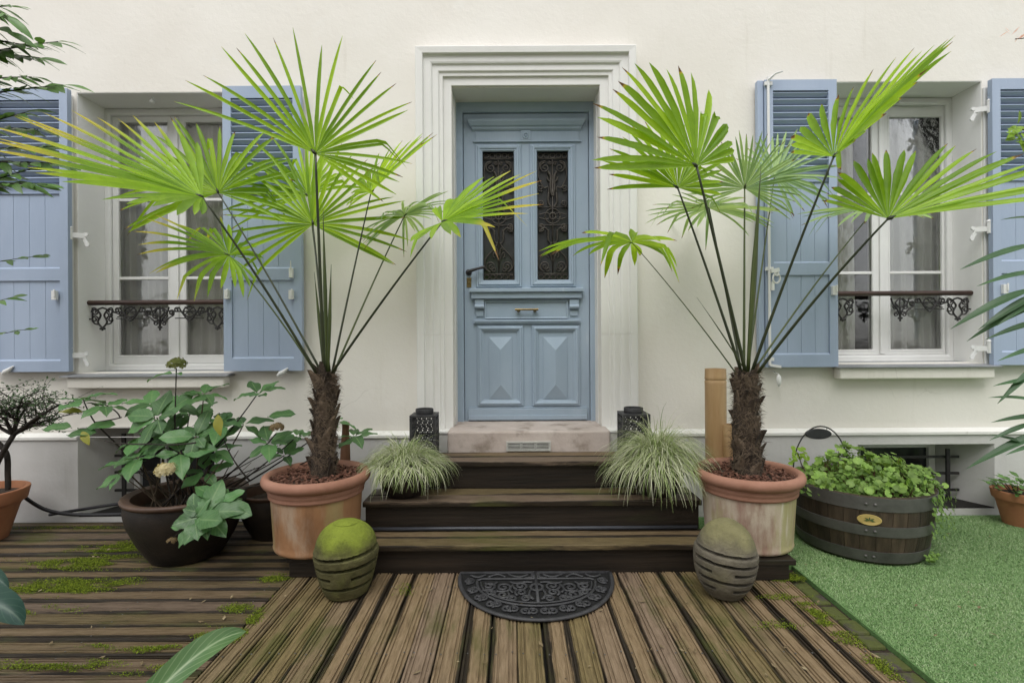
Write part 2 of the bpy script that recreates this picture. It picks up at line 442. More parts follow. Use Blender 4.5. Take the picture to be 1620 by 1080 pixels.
YEL, BRN = (.55,.36,.03), (.13,.065,.02)
m['palm'] = leafmat('palm_leaf', (.22,.39,.014), (.32,.52,.03), .52, .36, (.945, YEL, BRN))
m['palm_yel'] = leafmat('palm_leaf_yellowing', (.20,.37,.014), (.30,.50,.03), .48, .36, (.56, (.56,.50,.07), (.24,.12,.03)))
m['palm_pale'] = leafmat('palm_leaf_sheen', (.25,.40,.15), (.34,.50,.24), .45, .32, (.96, YEL, BRN))  # sky sheen on upper leaf faces painted in as a paler green
m['petiole'] = mat('palm_stalk', [(.3,(.035,.055,.012)),(.7,(.075,.095,.025))], 12, (1,1,.3), ro=.45, bump=.1)
m['petiole_dark'] = mat('palm_stalk_dark', [(.3,(.020,.026,.012)),(.7,(.04,.05,.02))], 12, (1,1,.3), ro=.45, bump=.1)
m['hyd'] = leafmat('hydrangea_leaf', (.055,.145,.045), (.10,.215,.07), .22, .42, None, .45, .30, (.17,.28,.11), 14)
m['hyd_dry'] = leafmat('hydrangea_leaf_turning', (.20,.21,.03), (.28,.26,.05), .25, .5, None, .3, .2)
m['petal_cream'] = leafmat('dry_cream_petals', (.46,.41,.24), (.56,.50,.32), .3, .7, None, .2, .2)
m['petal_brown'] = leafmat('dry_brown_petals', (.18,.12,.06), (.32,.24,.13), .2, .8, None, .2, .2)
m['petal_green'] = leafmat('green_flower', (.16,.19,.06), (.28,.29,.10), .3, .7, None, .2, .2)
m['tree_leaf'] = leafmat('shrub_leaf', (.065,.15,.035), (.13,.255,.06), .25, .38, None, .5, .35, (.12,.2,.07))
m['small_leaf'] = leafmat('small_dark_leaf', (.03,.07,.022), (.07,.13,.045), .15, .5, None, .4, 0, None, 30)
m['strap'] = leafmat('strap_leaf', (.028,.08,.028), (.055,.125,.046), .15, .4, None, .4, .25, (.08,.15,.07))
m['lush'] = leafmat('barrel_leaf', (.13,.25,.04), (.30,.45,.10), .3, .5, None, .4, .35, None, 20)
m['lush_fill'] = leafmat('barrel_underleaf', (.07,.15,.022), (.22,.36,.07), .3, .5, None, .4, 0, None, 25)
m['bright'] = leafmat('bright_leaf', (.18,.32,.02), (.28,.42,.04), .3, .45, None, .4, .2)
m['pink'] = leafmat('pink_petals', (.50,.26,.20), (.58,.36,.28), .3, .6, None, .2, .2)
k = NT('variegated_blade')
uv = k.n('ShaderNodeUVMap'); sp = k.n('ShaderNodeSeparateXYZ'); k.l(uv.outputs[0], sp.inputs[0])
c = k.ramp(sp.outputs[0], [(0,(.16,.24,.06)),(.3,(.33,.40,.16)),(.6,(.50,.53,.33)),(1,(.68,.68,.52))])
b1 = k.bsdf(c, .5, 0, .35)
tr = k.n('ShaderNodeBsdfTranslucent'); k.l(c, tr.inputs[0])
ms = k.n('ShaderNodeMixShader'); ms.inputs[0].default_value = .3
k.l(b1.outputs[0], ms.inputs[1]); k.l(tr.outputs[0], ms.inputs[2])
m['blade'] = k.end(ms)
k = NT('turf_fibre')
uv = k.n('ShaderNodeUVMap'); sp = k.n('ShaderNodeSeparateXYZ'); k.l(uv.outputs[0], sp.inputs[0])
c = k.ramp(sp.outputs[0], [(0,(.15,.24,.085)),(.4,(.23,.35,.14)),(.75,(.30,.43,.20)),(.9,(.30,.40,.22)),(1,(.46,.48,.32))])
c = k.mix(k.rng(k.noise(2.2),.42,.62,0,.35), c, (.14,.26,.085))
m['turf'] = k.end(k.bsdf(c, .6, 0, .3))
m['turf_base'] = mat('turf_backing', [(.3,(.08,.17,.05)),(.7,(.13,.24,.08))], 60, ro=.9, bump=.5, bs=150)
k = NT('moss')
uv = k.n('ShaderNodeUVMap'); sp = k.n('ShaderNodeSeparateXYZ'); k.l(uv.outputs[0], sp.inputs[0])
m['moss'] = k.end(k.bsdf(k.ramp(sp.outputs[0], [(0,(.05,.075,.006)),(.6,(.12,.165,.010)),(1,(.20,.25,.022))]), .85, 0, .2))

# ================================================================== the ground
mb = MB(); mb.box(-60, 60, -60, 60, -.35, -.12)
tag(mb.build('ground', m['ground'], loc=(0,0,0)), kind='structure')

# ================================================================== the house
YW, YP, YB, YD = 3.30, 3.27, 3.52, 3.53
house = thing('house', 'cream rendered house front with blue door and blue louvred shutters', 'house', (.1, YW, 0))
OL = (-2.79, -1.85, .935, 2.735)          # left window opening
OR = (2.09, 3.03, .965, 2.775)            # right window opening
OD = (P(716,400,YW).x, P(950,400,YW).x, .0, P(833,136,YW).z)
BL = (-2.77, -1.90, .02, .585)            # cellar openings
BR = (2.20, 3.07, .04, .45)
xs = [-7, 7] + [q for o in (OL, OR, OD, BL, BR) for q in o[:2]]
zs = [-.1, 5.6] + [q for o in (OL, OR, OD, BL, BR) for q in o[2:]]
mb = MB(); mb.cells(xs, zs, YW, [OL, OR, OD, BL, BR], .26)
mb.build('facade', m['plaster'], house)
mb = MB()                                  # shell behind the front: side walls, back, roof, storey floor
mb.box(-7, -6.8, YW+.003, 8, -.1, 5.6); mb.box(6.8, 7, YW+.003, 8, -.1, 5.6); mb.box(-6.8, 6.8, 7.8, 8, -.1, 5.6)
mb.box(-7, 7, YW+.003, 8, 5.6, 5.8)
mb.build('shell_wall', m['plaster'], house)
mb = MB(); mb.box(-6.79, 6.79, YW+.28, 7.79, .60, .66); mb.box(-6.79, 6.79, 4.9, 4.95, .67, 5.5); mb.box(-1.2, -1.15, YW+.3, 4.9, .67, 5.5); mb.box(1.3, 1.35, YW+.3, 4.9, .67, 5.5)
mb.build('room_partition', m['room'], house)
# unseen house added behind the viewpoint to shade the courtyard and reflect in panes
fh = thing('added_shade_house', 'unseen pale house added opposite the blue door to shade the courtyard and reflect in the panes', 'house', (0, -5.2, 0))
hol = [(x_, x_+1.0, z_, z_+1.75) for x_ in (-5.2,-2.6,1.6,4.2) for z_ in (.95, 3.6)] + [(-.55,.55,.02,2.3)]
mb = MB(); mb.cells([-8,8]+[q for h in hol for q in h[:2]], [-.1,7.4]+[q for h in hol for q in h[2:]], -5.2, hol, -.25)
mb.add([(-8,-5.2,-.1),(-8,-5.2,7.4),(-8,-11,7.4),(-8,-11,-.1),(8,-5.2,-.1),(8,-5.2,7.4),(8,-11,7.4),(8,-11,-.1)], [(0,1,2,3),(4,7,6,5),(2,6,7,3)])
mb.build('facade', m['plaster'], fh)
mb = MB(); mb.add([(-8.3,-4.9,7.3),(8.3,-4.9,7.3),(8.3,-8.1,8.6),(-8.3,-8.1,8.6),(8.3,-11.3,7.3),(-8.3,-11.3,7.3)], [(0,1,2,3),(3,2,4,5)]); mb.add([(-8,-5.2,7.4),(-8,-8.1,8.5),(-8,-11,7.4),(8,-5.2,7.4),(8,-8.1,8.5),(8,-11,7.4)], [(0,1,2),(3,5,4)]); mb.build('roof', m['zinc'], fh)
for h in hol:
    mb = MB(); mb.frame(h[0]+.06, h[1]-.06, h[2]+.06, h[3]-.06, [(0,-5.40),(0,-5.36),(.06,-5.36),(.06,-5.40)]); mb.box((h[0]+h[1])/2-.03, (h[0]+h[1])/2+.03, -5.40, -5.36, h[2]+.06, h[3]-.06); wf_ = mb.build('window', m['white'], fh)
    mb = MB(); mb.box(h[0], h[1], -5.44, -5.41, h[2], h[3]); mb.build('pane', m['darkglass'], wf_)
# painted reveals of the windows (lining boards 3 mm proud of the masonry)
for o in (OL, OR):
    mb = MB()
    t = .004
    mb.box(o[0]+.0005, o[0]+t, YW+.002, YB, o[2], o[3]-t); mb.box(o[1]-t, o[1]-.0005, YW+.002, YB, o[2], o[3]-t)
    mb.box(o[0]+.0005, o[1]-.0005, YW+.002, YB, o[3]-t, o[3]-.0005)
    mb.build('window_reveal', m['reveal'], house)
# plinth in grey render, cut round the cellar openings and the steps
mb = MB()
px_ = [-6.9, 6.9, BL[0], BL[1], BR[0], BR[1], -.36, .56]
PT = .525
mb.cells(px_, [-.1, .02, .04, .45, PT], YP, [(BL[0],BL[1],.02,PT), (BR[0],BR[1],.04,.45), (-.36,.56,-.1,PT)], .028)
mb.build('plinth', m['plinth'], house)
mb = MB()
for a, b in ((-6.9, BL[0]), (BL[1], -.565), (.765, 6.9)):
    mb.add([(a,YP-.012,PT-.012),(b,YP-.012,PT-.012),(b,YP-.012,PT+.004),(a,YP-.012,PT+.004),(a,YW-.001,PT+.026),(b,YW-.001,PT+.026),(a,YW-.001,PT-.012),(b,YW-.001,PT-.012)],
           [(0,1,2,3),(3,2,5,4),(0,6,7,1),(0,3,4,6),(1,7,5,2)])
mb.build('plinth_ledge', m['ledge'], house)

# door surround: stepped stone moulding
def off(px): return abs(OD[0] - P(px, 400, YW).x)
o1, o2, o3, o4, o5 = off(703), off(696), off(686), off(673), off(662)
prof = [(0,YW+.10),(0,YW-.006),(o1,YW-.006),(o1,YW-.022),(o2-.008,YW-.022),(o2,YW-.034),(o3-.006,YW-.034),(o3,YW-.046),(o3+.012,YW-.05),(o4-.004,YW-.05),(o4,YW-.072),(o5-.004,YW-.076),(o5,YW-.07),(o5,YW+.01)]
zj = P(690, 530, YW).z
mb = MB(); mb.frame(OD[0]-.001, OD[1]+.001, zj+.0007, OD[3]+.001, prof, closed=False); mb.build('door_surround', m['surround'], house, bevel=.003)
for s_ in (0, 1):
    mb = MB()
    x = OD[0]-.001 if s_ == 0 else OD[1]+.001
    sg = -1 if s_ == 0 else 1
    vs = [(x+sg*o, y, z) for z in (.56, zj-.0007) for o, y in prof]
    n = len(prof)
    mb.add(vs, [(i, i+1, n+i+1, n+i) for i in range(n-1)])
    mb.build('jamb_stone', m['surround'], house, bevel=.003)
    mb = MB()
    a, b = sorted((x + sg*.0, x + sg*(o5+.02)))
    if s_ == 0: b = -.405
    else: a = .605
    mb.box(a, b, YW-.10, YW-.002, -.05, .545); mb.box(a-.004, b+.004, YW-.106, YW-.002, .546, .562)
    mb.build('jamb_base', m['surround'], house, bevel=.004)
mb = MB()                                   # lining of the door recess
mb.box(OD[0]+.0005, OD[0]+.005, YW+.101, YD+.02, .56, OD[3]-.005); mb.box(OD[1]-.005, OD[1]-.0005, YW+.101, YD+.02, .56, OD[3]-.005)
mb.box(OD[0]+.0005, OD[1]-.0005, YW+.012, YD+.02, OD[3]-.006, OD[3]-.001)
mb.build('door_reveal', m['surround'], house)
# stone doorstep with a metal vent let into it
mb = MB(); mb.box(-.400, .600, 3.14, 3.60, .43, .572); ds = mb.build('doorstep', m['stone'], house, bevel=.012)
a, b = P(801, 713, 3.13), P(871, 698, 3.13)
vg = MB(); vg.frame(a.x+.006, b.x-.006, a.z+.006, b.z-.006, [(0,3.139),(0,3.124),(.006,3.124),(.006,3.139)])
vt = vg.build('vent_grille', m['steel'], house)
q = MB(); q.box(a.x+.0065, b.x-.0065, 3.1385, 3.1395, a.z+.0065, b.z-.0065); q.build('vent_back', m['iron'], vt)
wv = (b.x - a.x - .012) / 3
for i in range(3):
    x0 = a.x + .006 + i * wv
    q = MB()
    for j in range(5):
        z = lerp(a.z+.010, b.z-.010, j/4)
        q.box(x0+.006, x0+wv-.006, 3.127, 3.133, z-.0020, z+.0024)
    q.box(x0+.001, x0+.0055, 3.126, 3.137, a.z+.006, b.z-.006); q.box(x0+wv-.0055, x0+wv-.001, 3.126, 3.137, a.z+.006, b.z-.006)
    q.build('vent_panel', m['steel'], vt)

# ------------------------------------------------------------------ the blue front door
def D(px, py): q = P(px, py, YD); return q.x, q.z
fx0, fx1 = D(721,400)[0], D(944,400)[0]
lx0, lx1 = D(734.5,420)[0], D(931.5,420)[0]
lz1, lz0 = D(832,180)[1], D(832,665.5)[1]
fz1 = D(832,165)[1]
mb = MB(); mb.frame(lx0-.004, lx1+.004, .572, lz1+.004, [(0,YD+.06),(0,YD-.012),(.006,YD-.018),(.10,YD-.018),(.10,YD+.06)], closed=False)
mb.build('door_frame', m['door'], house, bevel=.002)
gl_ = [(D(764,340)[0], D(813.5,340)[0]), (D(850,340)[0], D(899,340)[0])]
gz0, gz1 = D(832,443)[1], D(832,240)[1]
dr = MB()
dr.cells([lx0, lx1, *gl_[0], *gl_[1]], [lz0, lz1, gz0, gz1], YD, [(g[0],g[1],gz0,gz1) for g in gl_], .04)
dr.box(lx0, lx1, YD+.045, YD+.05, lz0, gz0); 
door = dr.build('front_door', m['door'], house)
def dpart(name, mb, mt='door', bevel=.0015, smooth=None): return mb.build(name, m[mt], door, bevel=bevel, smooth=smooth)
cz1, cz0 = D(832,188)[1], D(832,209)[1]
cx0, cx1 = D(748,200)[0], D(917,200)[0]
mb = MB()                                   # cornice, three-sided crown moulding
prof = [(0, .0), (.004, .0), (.006, .016), (.012, .018), (.018, .03), (.030, .044), (.034, .046), (.034, .0)]
hz = [0, .004, .018, .030, .036, .060, .074, .092]
vs = []
for (o, d), z in zip(prof, hz):
    zz = cz0 + (cz1 - cz0) * z / .092
    vs += [(cx0-o, YD-.001, zz), (cx0-o, YD-.001-d, zz), (cx1+o, YD-.001-d, zz), (cx1+o, YD-.001, zz)]
fs = []
for i in range(len(prof)-1):
    for j in range(3): fs.append((i*4+j, i*4+j+1, i*4+4+j+1, i*4+4+j))
mb.add(vs, fs); dpart('cornice', mb)
z = D(832,224)[1]
mb = MB(); mb.box(D(747,0)[0], D(918,0)[0], YD-.014, YD-.0005, z-.006, z+.006); mb.box(D(751,0)[0], D(914,0)[0], YD-.008, YD-.0005, z+.0062, D(832,209)[1]-.001); dpart('frieze', mb)
rc = D(831.5, 216)
mb = MB(); mb.box(rc[0]-.032, rc[0]+.032, YD-.016, YD-.0085, rc[1]-.03, rc[1]+.036)
pts = [(rc[0]+.018*math.cos(a), YD-.018, rc[1]+.018*math.sin(a)) for a in (i*math.pi/8 for i in range(17))]
mb.tube(pts, .005, 6, False); mb.tube([(rc[0],YD-.015,rc[1]),(rc[0],YD-.022,rc[1])], [.01,.006], 10); dpart('rosette', mb)

def spiral(cx, cz, r0, r1, a0, turns, n=22):
    return [(cx + lerp(r0, r1, t)*math.cos(a0 + turns*2*math.pi*t), cz + lerp(r0, r1, t)*math.sin(a0 + turns*2*math.pi*t)) for t in (i/n for i in range(n+1))]
def curve2(*ps, n=10):
    """smooth line through 2-D points"""
    out = []
    q = [ps[0], *ps, ps[-1]]
    for i in range(1, len(q)-2):
        p0, p1, p2, p3 = [V((*e, 0)) for e in q[i-1:i+3]]
        for k_ in range(n):
            t = k_/n
            e = .5*((2*p1)+(p2-p0)*t+(2*p0-5*p1+4*p2-p3)*t*t+(3*p1-p0-3*p2+p3)*t**3)
            out.append((e.x, e.y))
    out.append(ps[-1])
    return out

def door_grille(w, h):
    """half-pattern strokes in a w x h panel, x from the axis, z from the foot; (points, radius, mirrored)"""
    S = []
    hw = w/2
    add = lambda pts, r=.0042, mir=True: S.append((pts, r, mir))
    add([(0,.05),(0,h-.05)], .0045, False)
    for z in (.042, h-.042): add([(-hw,z),(hw,z)], .004, False)
    for z in (.021, h-.021):
        for i in range(-2, 3): add([(i*hw*.4+.017*math.cos(a), z+.017*math.sin(a)) for a in (j*math.pi/6 for j in range(13))], .003, False)
    # foot: big lyre with inward scrolls
    add(curve2((.006,.26),(.030,.22),(hw*.85,.15),(hw*.92,.09),(hw*.6,.055)), .0045)
    add(spiral(hw*.52,.094,.038,.007,-1.5,1.6), .004)
    add(spiral(hw*.34,.075,.02,.005,1.2,-1.3), .0035)
    add(curve2((.004,.13),(.016,.17),(.034,.19),(.04,.165),(.03,.155)), .0045)
    add(curve2((.004,.17),(.012,.21),(.026,.225),(.03,.205)), .0045)
    # stems that rise to side volutes
    add(curve2((.012,.25),(.034,.28),(.030,.33),(hw*.55,.36),(hw*.9,.33)), .0045)
    add(spiral(hw*.72,.365,.026,.005,-1.2,1.5), .0038)
    add(curve2((.03,.27),(.032,.31),(.030,.345)), .007)
    # round medallion in the middle
    zm = h*.50
    add([(.052*math.cos(a), zm+.052*math.sin(a)) for a in (j*math.pi/14 for j in range(29))], .0042, False)
    add([(.022*math.cos(a), zm+.022*math.sin(a)) for a in (j*math.pi/8 for j in range(17))], .006, False)
    add([(-hw,zm+.062),(hw,zm+.062)], .0035, False); add([(-hw,zm-.062),(hw,zm-.062)], .0035, False)
    add(curve2((.02,zm+.012),(.045,zm+.022),(hw*.9,zm+.01)), .0035); add(curve2((.02,zm-.012),(.045,zm-.022),(hw*.9,zm-.01)), .0035)
    add(spiral(hw*.74,zm+.088,.024,.005,-1.6,1.5), .0038); add(spiral(hw*.74,zm-.088,.024,.005,1.6,-1.5), .0038)
    # upper lyre and heart
    add(curve2((.010,zm+.06),(.030,zm+.10),(.026,zm+.16)), .007)
    add(curve2((.026,zm+.15),(.03,zm+.20),(hw*.6,h-.24),(hw*.93,h-.16),(hw*.8,h-.075),(hw*.45,h-.06)), .0045)
    add(spiral(hw*.50,h-.105,.036,.006,1.6,-1.6), .004)
    add(spiral(hw*.80,h-.245,.024,.005,-2.2,1.4), .0038)
    add(curve2((.003,h-.30),(.014,h-.24),(.012,h-.17),(.03,h-.13)), .0085)
    add(curve2((.004,h-.21),(.03,h-.19),(.036,h-.17)), .006)
    add(spiral(.018,h-.075,.014,.004,0,1.3), .0035)
    return S
for gi, g in enumerate(gl_):
    mb = MB(); mb.frame(g[0], g[1], gz0, gz1, [(0,YD+.03),(0,YD-.004),(.006,YD-.012),(.016,YD-.012),(.018,YD-.018),(.030,YD-.020),(.036,YD-.012),(.046,YD-.012),(.050,YD-.0005)]); dpart('glazing_moulding', mb)
    mb = MB(); mb.box(g[0], g[1], YD+.030, YD+.033, gz0, gz1); dpart('door_pane', mb, 'darkglass', 0)
    w_, h_ = g[1]-g[0]-.004, gz1-gz0-.004
    mb = MB()
    for pts, r, mir in door_grille(w_, h_):
        for sg in ((1, -1) if mir else (1,)):
            mb.tube([((g[0]+g[1])/2 + sg*x, YD+.014, gz0+.002+z) for x, z in pts], r*1.12, 5)
    dpart('door_grille', mb, 'grille', 0, 180)
# shelf, corbels, letter slot panel
a, b = D(743,473), D(922,456)
mb = MB(); mb.box(a[0], b[0], YD-.052, YD-.0005, lerp(a[1],b[1],.62), b[1]); mb.box(a[0]+.012, b[0]-.012, YD-.034, YD-.0005, a[1], lerp(a[1],b[1],.615)); dpart('door_shelf', mb, bevel=.004)
for c0 in (751.5, 900.5):
    a, b = D(c0,491), D(c0+14.5,473.5)
    mb = MB(); mb.box(a[0], b[0], YD-.022, YD-.0005, lerp(a[1],b[1],.5), b[1])
    zc = lerp(a[1],b[1],.33)
    mb.tube([(a[0],YD-.017,zc),(b[0],YD-.017,zc)], .016, 10); mb.box(a[0]+.006, b[0]-.006, YD-.010, YD-.0005, D(0,505)[1], a[1]); dpart('corbel', mb, smooth=40)
a, b = D(767,504), D(898,476)
mb = MB(); mb.frame(a[0]+.008, b[0]-.008, a[1]+.008, b[1]-.008, [(0,YD-.003),(0,YD-.008),(.008,YD-.012),(.008,YD-.0005)]); dpart('letter_panel', mb)
a, b = D(749,512), D(918,505)
mb = MB(); mb.box(a[0], b[0], YD-.018, YD-.0005, a[1], b[1]); mb.box(a[0]+.008, b[0]-.008, YD-.024, YD-.018, lerp(a[1],b[1],.4), b[1]-.004); dpart('rail_moulding', mb)
a, b = D(815,490), D(851,490)
mb = MB(); mb.tube([(a[0],YD-.03,a[1]),(a[0]+.02,YD-.034,a[1]),(b[0]-.02,YD-.034,a[1]),(b[0],YD-.03,a[1])], [.009,.0065,.0065,.009], 8)
for x in (a[0]+.022, b[0]-.022): mb.tube([(x,YD-.034,a[1]),(x,YD-.012,a[1]-.006)], [.008,.013], 8)
dpart('letter_flap_handle', mb, 'brass', 0, 50)
# two lower fields with a pyramid each
for x0, x1, p0, p1 in ((755.5,828,774,810), (842,917,860,897)):
    a, b = D(x0,642), D(x1,514.5)
    mb = MB(); mb.frame(a[0]+.045, b[0]-.045, a[1]+.045, b[1]-.045, [(0,YD-.001),(0,YD-.006),(.012,YD-.010),(.016,YD-.018),(.028,YD-.022),(.034,YD-.014),(.042,YD-.014),(.045,YD-.0005)]); dpart('panel_moulding', mb)
    c, d = D(p0,631), D(p1,533)
    zc = .5*(d[0]-c[0])
    xm = (c[0]+d[0])/2
    mb = MB()
    y0, y1 = YD-.006, YD-.033
    mb.add([(c[0],YD-.0008,c[1]),(d[0],YD-.0008,c[1]),(d[0],YD-.0008,d[1]),(c[0],YD-.0008,d[1]),(c[0],y0,c[1]),(d[0],y0,c[1]),(d[0],y0,d[1]),(c[0],y0,d[1]),(xm,y1,c[1]+zc*1.25),(xm,y1,d[1]-zc*1.1)],
           [(0,1,5,4),(1,2,6,5),(2,3,7,6),(3,0,4,7),(4,5,8),(5,6,9,8),(6,7,9),(7,4,8,9)])
    dpart('pyramid_panel', mb, bevel=.001)
a, b = D(741,664.5), D(929,645)
mb = MB(); mb.box(a[0], b[0], YD-.016, YD-.0005, a[1], b[1]); mb.box(a[0]+.003, b[0]-.003, YD-.022, YD-.016, a[1]+.004, lerp(a[1],b[1],.45)); mb.box(a[0]+.006, b[0]-.006, YD-.010, YD-.0005, b[1], b[1]+.01); dpart('kick_board', mb, bevel=.004)
a = D(741.5, 431); b = D(767, 424)
mb = MB(); mb.tube([(a[0],YD-.001,a[1]),(a[0],YD-.010,a[1])], [.022,.020], 14); mb.tube([(a[0],YD-.010,a[1]),(a[0],YD-.045,a[1])], .010, 10)
mb.tube([(a[0]-.008,YD-.048,a[1]-.003),(a[0]+.02,YD-.05,a[1]+.006),(b[0]-.03,YD-.05,b[1]-.006),(b[0],YD-.048,b[1])], [.012,.011,.009,.012], 8)
dpart('door_handle', mb, 'iron', 0, 50)
a = D(742, 447)
mb = MB(); mb.box(a[0]-.016, a[0]+.016, YD-.006, YD-.0005, a[1]-.034, a[1]+.034); mb.tube([(a[0],YD-.006,a[1]),(a[0],YD-.012,a[1])], .010, 10); dpart('lock_plate', mb, 'brass', .003)

# ------------------------------------------------------------------ windows
def window(o, pl, pr, zpane, zbars, curtain_px):
    f = MB()
    f.frame(o[0]+.04, o[1]-.04, o[2]+.045, o[3]-.05, [(0,YB+.06),(0,YB+.004),(.012,YB-.004),(.0355,YB-.004),(.0355,YB+.06)])
    f.box(o[0]+.0045, o[1]-.0045, YB+.0, YB+.06, o[3]-.0150, o[3]-.0045)
    f.box(o[0]+.0045, o[1]-.0045, YB-.014, YB+.06, o[2]+.001, o[2]+.012)
    fr_ = f.build('window', m['white'], house, bevel=.003)
    Y = YB + .02
    X = lambda px: P(px, 400, Y).x
    z0, z1 = zpane
    lo, hi = o[2]+.047, o[3]-.052
    xl, xr = o[0]+.042, o[1]-.042
    xm = (X(pl[1]) + X(pr[0])) / 2
    for a, b, s0, s1 in ((X(pl[0]), X(pl[1]), xl, xm-.002), (X(pr[0]), X(pr[1]), xm+.002, xr)):
        sash = MB()
        sash.cells([s0, s1, a, b], [lo, hi, z0, z1], Y, [(a,b,z0,z1)], .045)
        sash.frame(a, b, z0, z1, [(.0,Y+.012),(.004,Y+.001),(.008,Y-.003),(.012,Y-.0005)])
        so_ = sash.build('sash', m['white'], fr_, bevel=.002)
        zz = [z0] + list(zbars) + [z1]
        for z in zbars:
            g = MB(); g.box(a+.0005, b-.0005, Y+.002, Y+.03, z-.010, z+.010); g.build('glazing_bar', m['white'], fr_, bevel=.003)
        for z, zt in zip(zz, zz[1:]):
            g = MB(); g.box(a+.0005, b-.0005, Y+.014, Y+.018, z+(.0105 if z != z0 else .0005), zt-(.0105 if zt != z1 else .0005)); g.build('pane', m['glass'], fr_)
    g = MB(); g.box(xm-.016, xm+.016, Y-.012, Y-.0005, lo+.004, hi-.004); g.build('meeting_stile', m['white'], fr_, bevel=.004)
    return fr_
Yp = YB + .02
zl = lambda px, py: P(px, py, Yp).z
win_l = window(OL, (188,266), (294,372), (zl(230,561.5), zl(230,193.5)), (zl(230,440), zl(230,316)), None)
win_r = window(OR, (1306,1380), (1408,1490), (zl(1445,552), zl(1445,185)), (zl(1445,431), zl(1445,307)), None)
# roller strip over the right window
g = MB(); g.box(P(1420,0,YB-.02).x, P(1482,0,YB-.02).x, YB-.03, YB-.006, P(1450,165.5,YB-.02).z, P(1450,162,YB-.02).z); g.build('vent_strip', m['white'], win_r, bevel=.002)
g = MB(); c = P(241, 151, YW+.06); g.tube([c, c+V((0,0,-.03))], .006, 8); g.lathe([(0,-.055),(.014,-.05),(.017,-.04),(.012,-.03),(0,-.028)], 10, c); g.build('ceiling_hook', m['white'], house, smooth=60)

def curtain(label, x0, x1, z0, z1, seed, gaps):
    rr = random.Random(seed)
    mb = MB(); n = 120
    ph = [rr.uniform(0, 6.28) for _ in range(3)]
    for g0, g1 in gaps:
        vs, fs = [], []
        for i in range(n+1):
            t = i / n; x = lerp(g0, g1, t)
            d = .016*math.sin(t*34*(g1-g0)/.4+ph[0]) + .010*math.sin(t*57*(g1-g0)/.4+ph[1]) + .006*math.sin(t*13+ph[2])
            for k_ in range(5):
                z = lerp(z0, z1, k_/4)
                vs.append((x + .006*math.sin(k_+ph[1]+t*9), 3.612 + d*.75*(1.15-.35*k_/4), z))
        fs = [(i*5+k_, (i+1)*5+k_, (i+1)*5+k_+1, i*5+k_+1) for i in range(n) for k_ in range(4)]
        mb.add(vs, fs)
    o = mb.build('curtain', m['curtain'], smooth=180, loc=((x0+x1)/2, 3.67, z0))
    return tag(o, label, 'curtain', 'net curtains behind the two windows')
curtain('pleated white net curtain behind the panes of the window left of the door', OL[0], OL[1], .97, 2.72, 3, [(-2.86,-2.40),(-2.36,-1.75)])
curtain('pleated white net curtain behind the panes of the window right of the door', OR[0], OR[1], 1.0, 2.72, 5, [(2.0,2.42),(2.50,3.12)])

# sills: zinc flashing on a rendered band
for o, xa, xb, ya, yb in ((OL, 92, 358, 585, 592), (OR, 1326, 1588, 577, 583.5)):
    zt = o[2]
    a, b = P(xa, 585, 3.2).x, P(xb, 585, 3.2).x
    s_ = MB()
    s_.add([(a,3.205,zt-.022),(b,3.205,zt-.022),(b,3.205,zt-.016),(a,3.205,zt-.016),(o[0]+.005,YB-.02,zt+.004),(o[1]-.005,YB-.02,zt+.004),(b,YW-.001,zt-.006),(a,YW-.001,zt-.006),(o[0]+.005,YW-.001,zt-.006),(o[1]-.005,YW-.001,zt-.006)],
           [(0,1,2,3),(3,2,6,9,8,7),(8,9,5,4)])
    s_.box(a, b, 3.2055, YW-.002, zt-.0215, zt-.0165)
    so_ = s_.build('window_sill', m['zinc'], house)
    q = MB(); q.box(a+.03, b-.03, 3.225, YW-.002, zt-.095, zt-.0225); q.build('sill_band', m['plaster'], so_, bevel=.008)

